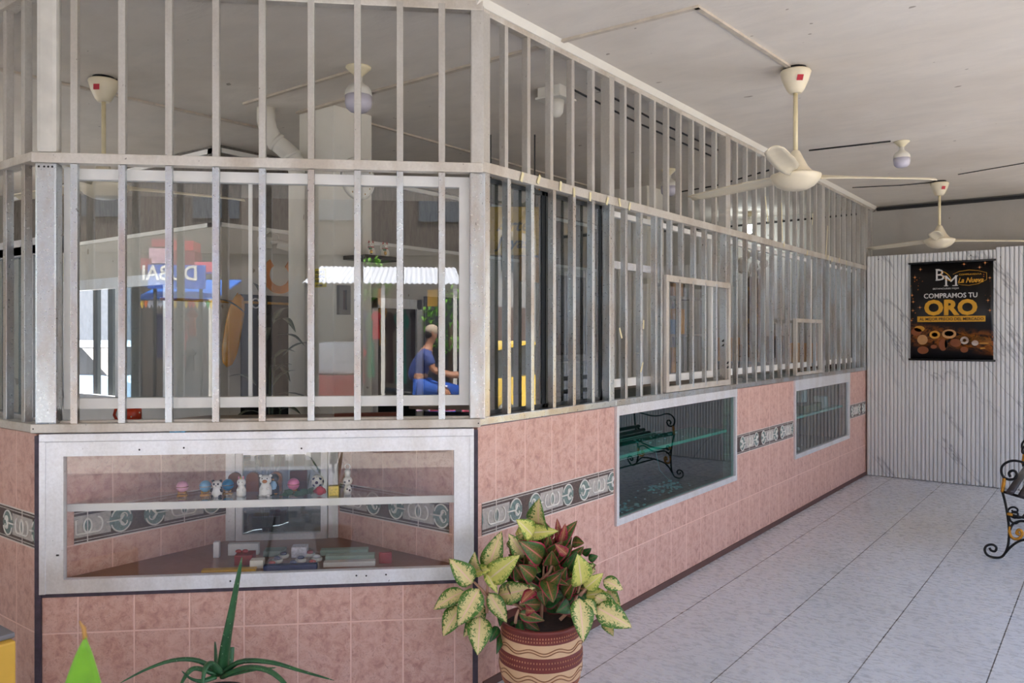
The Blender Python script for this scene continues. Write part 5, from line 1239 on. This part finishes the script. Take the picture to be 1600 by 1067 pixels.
for Y in (Y1, Y2):
    b = MB(); P_ = lambda L_: smooth([Bp(x, y, Y) for x, y in L_])
    for L_ in (leg, mirr(leg), arm, sc2, br, cross_): b.tube(P_(L_), .008, 8)
    b.tube(P_(arm2), .0085, 8); b.tube([Bp(320, 425, Y), Bp(640, 520, Y), Bp(960, 425, Y)], .009, 8)
    b.tube(P_([(960, 425), (985, 200), (1040, -100), (1090, -330), (1150, -380), (1190, -330), (1150, -290)]), .0095, 8)
    b.tube(P_([(900, 235), (940, 150), (880, 60), (700, 40), (540, 60), (480, 95), (474, 130), (500, 140)]), .008, 8)
    b.tube(P_([(370, 610), (385, 650), (420, 668), (450, 650)]), .007, 8)
    b.tube([Bp(415+24*math.cos(a), 602+24*math.sin(a), Y) for a in [2*PI*i/16 for i in range(16)]], .007, 8, close=True)
    fin(b, 'end_frame', 'iron', parent=g)
    for tb_ in (MB().tube(P_(sc1), .010, 8), MB().tube(P_([(320, 430), (330, 375), (336, 325)]), .0115, 8), MB().tube(P_(mirr(sc1)), .010, 8), MB().tube([Bp(358, 595, Y), Bp(400, 602, Y)], .012, 8)): fin(tb_, 'gilded_scroll', 'irongold', parent=g)
for i, (x, y) in enumerate(((385, 425), (475, 452), (565, 472), (655, 480), (745, 472), (835, 452), (925, 420))):
    fin(MB().tube([Bp(x, y, Y1-.03), Bp(x, y, Y2+.03)], .024, 12, flat=.75), 'seat_slat', 'slat', parent=g)
for i, (x, y) in enumerate(((975, 200), (1005, 60), (1035, -90), (1068, -240))):
    fin(MB().tube([Bp(x, y, Y1-.03), Bp(x, y, Y2+.03)], .022, 12, flat=1), 'back_slat', 'slat', parent=g)
fin(MB().tube([Bp(640, 782, Y1), Bp(640, 782, Y2)], .008, 8), 'stretcher', 'iron', parent=g)

# ================================================================== STREET (stands in front of the shop; the glass reflects it)
def facade(label, x0, x1, D0, D1, h, rgb, nwin, up_rgb=None):
    g = thing('street_building', label, 'building', ((x0+x1)/2, D0, -.15), FA)
    b = MB().box(x0, x1, D0, D1, -.15, h); fin(b, 'wall', plain('facade', rgb, .8, var=.1, scale=1.5), parent=g)
    fin(MB().box(x0-.1, x1+.1, D0-.25, D1, h, h+.2).box(x0, x1, D0-.12, D0, 3.1, 3.25), 'cornice', plain('cornice', tuple(int(c*.85) for c in rgb), .8), parent=g)
    wdt = (x1-x0)/nwin
    for i in range(nwin):
        cx = x0+wdt*(i+.5)
        o = fin(MB().box(cx-wdt*.36, cx+wdt*.36, D0-.06, D0-.005, -.1, 2.6), 'shopfront', plain('shop_dark', (44, 44, 48), .6), parent=g)
        o = fin(MB().box(cx-wdt*.2, cx+wdt*.2, D0-.06, D0-.005, 3.8, 5.0), 'window', plain('window_dark', (60, 66, 72), .3), parent=g)
facade('dark two-storey shop building across the street', -3.5, 7.6, 13.0, 18, 6.2, (70, 62, 55), 5)
facade('brown building across the street at the left end of the row', 7.8, 16, 13.0, 18, 6.6, (84, 74, 66), 4)
facade('lilac-grey building at the right end of the street row', -12, -3.7, 14.0, 19, 6.4, (110, 104, 116), 4)
def wbuild(label, x0, x1, y0, y1, h, rgb):
    g = thing('side_building', label, 'building', ((x0+x1)/2, (y0+y1)/2, -.15))
    fin(MB().box(x0, x1, y0, y1, -.15, h), 'wall', plain('side_facade', rgb, .8, var=.1, scale=1.5), parent=g)
    k = 0
    for i in range(int((y1-y0)/3)):
        yy = y0+1.5+3*i
        fin(MB().box(x0-.05, x0, yy-.8, yy+.8, -.1, 2.4), 'door', plain('door_brown', (92, 70, 58), .6), parent=g)
        fin(MB().box(x0-.05, x0, yy-.5, yy+.5, 3.6, 4.8), 'window', plain('window_dark', (60, 66, 72), .3), parent=g)
    return g
wbuild('long pale two-storey building along the side street', 12, 18, 2, 26, 5.8, (150, 144, 136))
g = thing('street_building', 'white rendered house behind the shop window to the far street', 'building', (-11, 9, -.15))
fin(MB().box(-30, -7.0, 9.5, 14, -.15, 5), 'wall', plain('white_render', (150, 144, 138), .8), parent=g)
fin(MB().box(-9.6, -9.0, 9.45, 9.5, .9, 2.2), 'window', plain('window_dark', (60, 66, 72), .3), parent=g)

def rbox(name, label, cat, u0, u1, v0, v1, D, dep, mat, bev=0):
    a, c_ = refA(u0, v0, D), refA(u1, v1, D)
    xa, xb = sorted((a.x, c_.x)); za, zb = sorted((a.z, c_.z))
    b = MB().box(xa, xb, D, D+dep, za, zb)
    return tag(fin(b, name, mat, FA, ((xa+xb)/2, D, za)), label, cat)
# white corrugated awning with posts
g = thing('street_awning', 'white corrugated awning over the stall across the street', 'awning', (refA(620, 440, 9.5).x, 9.5, 2.2), FA)
a, c_ = refA(722, 444, 9.2), refA(470, 444, 9.2); top = refA(620, 418, 11.4)
b = MB(); n = 60
for i in range(n+1):
    x = a.x+(c_.x-a.x)*i/n; rr = .025*(i % 2)
    for (D, z) in ((9.2, a.z), (11.4, top.z)): b.v.append(Vector((x, D, z+rr)))
b.f = [[2*i, 2*i+2, 2*i+3, 2*i+1] for i in range(n)]; b.mi = [0]*n; b.sm = [False]*n
fin(b, 'sheet', plain('white_sheet', (236, 240, 244), .5, var=.03), parent=g, solid=.01)
for x in (a.x+.1, (a.x+c_.x)/2, c_.x-.1): fin(MB().box(x-.03, x+.03, 9.3, 9.36, -.15, a.z), 'pole', 'creamw', parent=g)
# blue awning stall with stock on top
g = thing('blue_awning', 'bright blue awning with bunting on the clothes stall across the street', 'awning', (refA(265, 455, 9).x, 9, 2.0), FA)
a, c_ = refA(330, 449, 8.9), refA(203, 470, 8.9); za = refA(265, 452, 8.9).z; zb = refA(265, 466, 8.9).z
fin(MB().prism([(8.9, zb), (8.92, zb-.02), (10.8, za+.25), (10.8, za+.28)], 'x', a.x, c_.x), 'canopy', plain('blue_tarp', (40, 120, 220), .5), parent=g)
random.seed(8)
for i in range(22):
    x = a.x+(c_.x-a.x)*(i+.5)/22; cl = random.choice(((220, 60, 50), (240, 200, 60), (60, 160, 90), (240, 240, 240), (230, 120, 40)))
    fin(MB().prism([(x-.045, zb-.03), (x+.045, zb-.03), (x, zb-.15)], 'y', 8.89, 8.9), 'pennant', plain('pennant', cl, .6), parent=g)
for x in (a.x+.05, c_.x-.05): fin(MB().box(x-.02, x+.02, 8.9, 8.94, -.15, zb), 'pole', 'creamw', parent=g)
a, c_ = refA(317, 413, 8.7), refA(226, 450, 8.7)
g = thing('street_sign', 'blue sign with white capitals above the clothes stall across the street', 'sign', ((a.x+c_.x)/2, 8.7, c_.z), FA)
fin(MB().box(a.x, c_.x, 8.7, 8.74, c_.z, a.z), 'board', plain('sign_blue', (34, 84, 178), .5), parent=g)
t0 = text_mb('DUBAI', .30, a.x+.50, c_.z+.13, bold=.006, sx=.9); fin(merge(MB(), t0, (0, 8.69, 0)), 'lettering', 'creamw', parent=g)
for x in (a.x+.08, c_.x-.08): fin(MB().box(x-.02, x+.02, 8.75, 8.79, -.15, c_.z+.1), 'pole', 'dark', parent=g)
random.seed(9)
for i, (u0, u1, v0, v1, cl) in enumerate(((232, 268, 372, 384, (150, 40, 56)), (262, 298, 374, 390, (170, 44, 50)), (228, 262, 386, 410, (190, 150, 160)), (262, 300, 391, 414, (120, 30, 40)), (204, 232, 402, 420, (140, 24, 46)), (206, 226, 420, 446, (60, 50, 60)), (300, 330, 408, 424, (214, 90, 110)))):
    tag(rbox('wrapped_bale', '', '', u0, u1, v0, v1, 8.8, .4, plain('bale', cl, .3, var=.35, scale=20)), ['maroon wrapped bale at the top left of the pile over the blue sign', 'red wrapped bale at the top right of the pile over the blue sign', 'pinkish wrapped bale in the middle left of the pile', 'dark red wrapped bale in the middle right of the pile', 'crimson bale left of the blue sign', 'dark bale hanging beside the blue sign', 'pink bale right of the blue sign'][i], 'bale', 'bales over the clothes stall')
def garment(label, u0, u1, v0, v1, D, rgb):
    a, c_ = refA(u1, v0, D), refA(u0, v1, D); x0, x1, z1, z0 = a.x, c_.x, a.z, c_.z; w = x1-x0; h = z1-z0
    o = [(x0+w*.35, z1), (x0+w*.65, z1), (x0+w, z1-h*.18), (x0+w*.85, z1-h*.32), (x0+w*.75, z1-h*.24), (x0+w*.82, z0), (x0+w*.18, z0), (x0+w*.25, z1-h*.24), (x0+w*.15, z1-h*.32), (x0, z1-h*.18)]
    o.reverse()
    tag(fin(MB().prism(o, 'y', D, D+.08), 'hanging_garment', plain('cloth', rgb, .8, var=.3, scale=8), FA, ((x0+x1)/2, D, z0)), label, 'garment', 'garments hanging at the stalls')
for (lb, *r_) in (('navy and white shirt hanging left under the blue awning', 234, 256, 490, 560, 9.6, (60, 50, 90)), ('brown top hanging under the middle of the blue awning', 276, 290, 500, 530, 9.6, (190, 120, 100)), ('red and white trousers hanging under the blue awning', 274, 288, 515, 575, 9.5, (190, 40, 50)),
    ('red cap and ochre top hanging right of the middle under the blue awning', 288, 304, 484, 525, 9.5, (150, 60, 40)), ('black trousers hanging at the bottom under the blue awning', 282, 302, 545, 580, 9.5, (24, 24, 28)), ('scarlet shirt at the right end under the blue awning', 324, 338, 515, 575, 9.5, (196, 36, 44)), ('grey shirt deep under the blue awning', 305, 322, 530, 580, 9.8, (96, 80, 84)),
    ('purple dress hanging left under the white awning', 556, 574, 478, 560, 10.2, (80, 70, 140)), ('green shirt hanging second under the white awning', 570, 588, 485, 590, 10.1, (40, 130, 90)), ('red shirt hanging third under the white awning', 578, 596, 486, 530, 9.9, (214, 40, 50)), ('amber shirt hanging fourth under the white awning', 590, 604, 474, 540, 10.3, (220, 150, 40)),
    ('dark brown coat hanging right of the middle under the white awning', 600, 618, 488, 600, 10.1, (60, 44, 40)), ('teal dress hanging toward the right under the white awning', 612, 640, 480, 600, 10.4, (30, 110, 96)), ('long red cloth hanging at the left foot under the white awning', 552, 572, 540, 600, 10.0, (190, 30, 40)), ('black printed shirt beside the motorcyclist', 640, 650, 476, 560, 9.9, (40, 30, 36))):
    garment(lb, *r_)
rbox('hanging_notice', 'small amber notice hanging under the white awning', 'sign', 668, 684, 452, 478, 9.5, .02, plain('amber_notice', (226, 172, 60), .6))
rbox('orange_banner', 'narrow orange banner between the garments under the white awning', 'banner', 590, 597, 450, 476, 9.6, .02, plain('orange_banner', (226, 150, 60), .6))
g = thing('parked_car', 'small red and white van parked across the street, low behind the stalls', 'car', (refA(524, 590, 11.6).x, 11.8, -.15), FA)
a, c_ = refA(544, 560, 11.6), refA(504, 600, 11.6); xm = (a.x+c_.x)/2
fin(MB().bbox(xm-.40, xm+.40, 11.4, 12.6, .15, .75, .08), 'body', plain('red_paint', (180, 40, 44), .25), parent=g)
fin(MB().bbox(xm-.35, xm+.35, 11.5, 12.5, .75, 1.35, .1), 'cabin', plain('white_paint', (214, 214, 216), .25), parent=g)
for s_ in (-.3, .3): fin(MB().lathe([(.12, -.06), (.24, -.06), (.24, .06), (.12, .06)], (xm+s_, 11.45, .09), 20, axis=(0, 1, 0)), 'wheel', 'black', parent=g)
# bushes
def bush(label, u, v_, D, r_):
    p = refA(u, v_, D); p.z = max(p.z, r_); b = MB(); random.seed(31)
    for i in range(340):
        a = random.uniform(0, 2*PI); e = math.asin(random.uniform(-1, 1)); rr = r_*random.uniform(.7, 1.05)
        q = p+Vector((math.cos(a)*math.cos(e), math.sin(a)*math.cos(e), math.sin(e)*1.2))*rr
        b.leaf(q, q+Vector((random.uniform(-1, 1), random.uniform(-1, 1), random.uniform(-.5, 1))).normalized()*.14, .07, (0, 0, 1), .1, nl=3)
    g = thing('bush', label, 'bush', (p.x, p.y, -.15), FA)
    fin(b, 'foliage', plain('bush_green', (104, 160, 50), .5, var=.3), parent=g); fin(MB().tube([(p.x, p.y, -.15), (p.x, p.y, p.z)], .05, 8), 'trunk', plain('bark', (80, 64, 48), .9), parent=g)
bush('bright green sunlit bush beyond the motorcyclist', 704, 505, 12.2, .55)
bush('green tree crown above the white awning', 585, 440, 12.4, .35)
# motorcyclist
M['skin'] = plain('skin', (176, 124, 94), .5, var=.05)
MC = refA(682, 600, 7.9); ox = MC.x
def Mp(x, y, z): return Vector((ox-x, 7.9+y, z-.15))     # x forward = image right in the glass
g = thing('motorcycle', 'small motorcycle with chromed handlebar ridden past the shop', 'motorcycle', tuple(Mp(0, 0, 0)), FA)
for s_, nm in ((-.62, 'rear_wheel'), (.66, 'front_wheel')):
    b = MB().tube([Mp(s_+.27*math.cos(a), 0, .30+.27*math.sin(a)) for a in [2*PI*i/28 for i in range(28)]], .045, 8, close=True)
    for k in range(6): a = k*PI/3; b.tube([Mp(s_, 0, .30), Mp(s_+.25*math.cos(a), 0, .30+.25*math.sin(a))], .008, 5)
    b.lathe([(.05, -.05), (.05, .05)], Mp(s_, 0, .30), 12, axis=(0, 1, 0)); fin(b, nm, 'black', parent=g)
fin(MB().tube([Mp(.36, 0, .82), Mp(.1, 0, .86), Mp(-.12, 0, .78)], [.09, .13, .08], 14), 'fuel_tank', plain('blue_paint', (40, 80, 170), .2), parent=g)
fin(MB().tube([Mp(-.05, 0, .80), Mp(-.35, 0, .80), Mp(-.72, 0, .86)], [.09, .12, .07], 12, flat=.6), 'seat', 'black', parent=g)
fin(MB().tube([Mp(.66, .06, .30), Mp(.50, .06, .75), Mp(.44, .05, 1.02)], .022, 8).tube([Mp(.66, -.06, .30), Mp(.50, -.06, .75), Mp(.44, -.05, 1.02)], .022, 8), 'fork', 'case', parent=g)
fin(MB().tube([Mp(.30, -.33, 1.06), Mp(.42, -.18, 1.06), Mp(.44, 0, 1.02), Mp(.42, .18, 1.06), Mp(.30, .33, 1.06)], .014, 8), 'handlebar', 'case', parent=g)
fin(MB().ball(Mp(.56, 0, .92), .09, .09, .09), 'headlight', 'gem', parent=g)
fin(MB().bbox(*sorted((Mp(-.16, 0, 0).x, Mp(.26, 0, 0).x)), 7.78, 8.02, .18, .55, .04).tube([Mp(-.62, 0, .30), Mp(-.1, 0, .5), Mp(.4, 0, .85)], .03, 8), 'engine', 'case', parent=g)
fin(MB().tube([Mp(.2, -.12, .4), Mp(.1, -.16, .2), Mp(-.8, -.16, .32)], [.02, .02, .045], 8), 'exhaust', 'case', parent=g)
fin(MB().tube([Mp(.92, 0, .50), Mp(.80, 0, .62), Mp(.62, 0, .66), Mp(.46, 0, .60)], .06, 8, flat=.3), 'mudguard', plain('blue_paint2', (40, 80, 170), .2), parent=g)
def skin_body(name, verts, edges, radii, mat, parent=None, loc=(0, 0, 0), sub=2):
    L = Vector(loc) if parent is None else Vector(parent['_L'])
    me = bpy.data.meshes.new(name); me.from_pydata([tuple(Vector(v)-L) for v in verts], edges, [])
    o = bpy.data.objects.new(name, me); COL.objects.link(o)
    if parent is not None: o.parent = parent
    else: o.matrix_world = FA @ Matrix.Translation(L)
    md = o.modifiers.new('skin', 'SKIN'); md.use_smooth_shade = True
    for i, r_ in enumerate(radii):
        sv = me.skin_vertices[0].data[i]; sv.radius = (r_, r_) if not isinstance(r_, tuple) else r_; sv.use_root = (i == 0)
    s2 = o.modifiers.new('sub', 'SUBSURF'); s2.levels = 1; s2.render_levels = sub
    me.materials.append(M[mat] if isinstance(mat, str) else mat); return o
g = thing('person', 'person in a blue shirt, shorts and cap riding the motorcycle with hands on the handlebar', 'person', tuple(Mp(-.25, 0, .86)), FA)
V = [(-.28, 0, .95), (-.24, 0, 1.15), (-.16, 0, 1.36), (-.12, 0, 1.45), (-.09, 0, 1.53), (-.06, 0, 1.62), (-.05, 0, 1.70)]
E_ = [(0, 1), (1, 2), (2, 3), (3, 4), (4, 5), (5, 6)]; Rd = [(.15, .13), .135, (.14, .12), .07, .05, .085, .08]
def chain(start, pts, rs):
    prev = start
    for p, r_ in zip(pts, rs): V.append(p); Rd.append(r_); E_.append((prev, len(V)-1)); prev = len(V)-1
    return prev
for s_ in (-1, 1):
    h_ = chain(2, [(-.13, s_*.19, 1.36), (-.04, s_*.24, 1.14), (.22, s_*.29, 1.07), (.30, s_*.30, 1.075)], [.062, .046, .034, .036])
    for k in range(4): chain(h_, [(.345, s_*(.27+.022*k), 1.085), (.355, s_*(.27+.022*k), 1.055), (.33, s_*(.27+.022*k), 1.04)], [.010, .010, .009])
    chain(h_, [(.32, s_*.265, 1.05), (.335, s_*.255, 1.035)], [.012, .010])
    chain(0, [(-.22, s_*.10, .92), (.12, s_*.18, .86), (.16, s_*.19, .80), (.03, s_*.19, .48), (.0, s_*.19, .40), (.12, s_*.19, .36)], [.10, .075, .065, .048, .038, .036])
skin_body('body', [Mp(*v) for v in V], E_, Rd, 'skin', g)
fb = MB(); hx = (-.05, 0, 1.665)
fb.ball(Mp(.035, 0, 1.655), .014, .012, .018, 8); fin(fb, 'nose', 'skin', parent=g)
fb = MB()
for s_ in (-1, 1): fb.ball(Mp(.022, s_*.032, 1.685), .008, .010, .007, 8)
fin(fb, 'eyes', 'dark', parent=g); fin(MB().ball(Mp(.028, 0, 1.62), .006, .022, .005, 8), 'mouth', plain('lips', (140, 80, 70), .5), parent=g)
fb = MB()
for s_ in (-1, 1): fb.ball(Mp(-.055, s_*.087, 1.665), .018, .010, .026, 8)
fin(fb, 'ears', 'skin', parent=g)
fin(MB().ball(Mp(-.065, 0, 1.705), .098, .094, .085, 16).tube([Mp(.02, 0, 1.725), Mp(.10, 0, 1.715)], [.07, .05], 10, flat=.15), 'cap', plain('beige_cap', (196, 176, 150), .8), parent=g)
fin(MB().ball(Mp(-.10, 0, 1.65), .07, .09, .07, 12), 'hair', plain('dark_hair', (36, 28, 24), .8), parent=g)
sh = [(-.29, 0, .96), (-.25, 0, 1.15), (-.165, 0, 1.36), (-.13, 0, 1.43), (-.13, -.19, 1.355), (-.065, -.228, 1.20), (-.13, .19, 1.355), (-.065, .228, 1.20)]
skin_body('shirt', [Mp(*v) for v in sh], [(0, 1), (1, 2), (2, 3), (2, 4), (4, 5), (2, 6), (6, 7)], [(.17, .15), .155, (.16, .14), .085, .08, .072, .08, .072], plain('blue_shirt', (70, 84, 140), .8), g)
so = [(-.28, 0, .92), (-.2, -.11, .91), (.06, -.17, .87), (-.2, .11, .91), (.06, .17, .87)]
skin_body('shorts', [Mp(*v) for v in so], [(0, 1), (1, 2), (0, 3), (3, 4)], [(.16, .12), .12, .10, .12, .10], plain('blue_shorts', (56, 100, 190), .8), g)
for s_ in (-1, 1): fin(MB().ball(Mp(.07, s_*.19, .355), .13, .05, .045, 12), 'shoe', 'dark', parent=g)

# taxi in the side street, mirrored by the dark glass next to the corner post
def car(label, fr, x, y, ang, paint, name='taxi'):
    m = fr @ Matrix.Translation((x, y, -.15)) @ Matrix.Rotation(ang, 4, 'Z')
    g = bpy.data.objects.new(name, None); COL.objects.link(g); g.matrix_world = m; g['_L'] = [0, 0, 0]; g['label'] = label; g['category'] = 'car'
    low = [(-2.05, .35), (-2.1, .7), (-1.95, .92), (-1.3, .98), (1.0, .98), (1.9, .86), (2.05, .6), (2.0, .35)]
    fin(MB().prism(low, 'y', -.82, .82), 'body', paint, parent=g)
    cab = [(-1.55, .97), (-1.25, 1.42), (-.2, 1.50), (.45, 1.44), (1.1, .97)]
    fin(MB().prism(cab, 'y', -.72, .72), 'cabin', plain('car_glass', (30, 36, 42), .15), parent=g)
    fin(MB().prism([(-1.28, 1.41), (-.2, 1.49), (.48, 1.43), (.4, 1.48), (-.2, 1.54), (-1.2, 1.46)], 'y', -.73, .73).prism([(-.25, .97), (-.17, .97), (-.15, 1.49), (-.23, 1.49)], 'y', -.735, .735), 'roof', paint, parent=g)
    for wx in (-1.3, 1.3):
        for wy in (-.8, .8): fin(MB().lathe([(.16, -.09), (.31, -.1), (.31, .1), (.16, .09)], (wx, wy, .31), 22, axis=(0, 1, 0)), 'wheel', 'black', parent=g)
    for wy in (-.6, .6): fin(MB().ball((2.02, wy, .68), .05, .12, .08), 'headlight', 'gem', parent=g)
    return g
car('yellow taxi parked in the side street, seen reflected beside the corner post', FW, 4.0, 10.6, R(80), plain('taxi_yellow', (236, 196, 60), .25))
car('pale blue-white car parked outside the far street window', FW, -14.2, 6.8, R(12), plain('pale_car', (206, 222, 230), .25), 'car')
for o in bpy.data.objects:
    if '_L' in o: del o['_L']
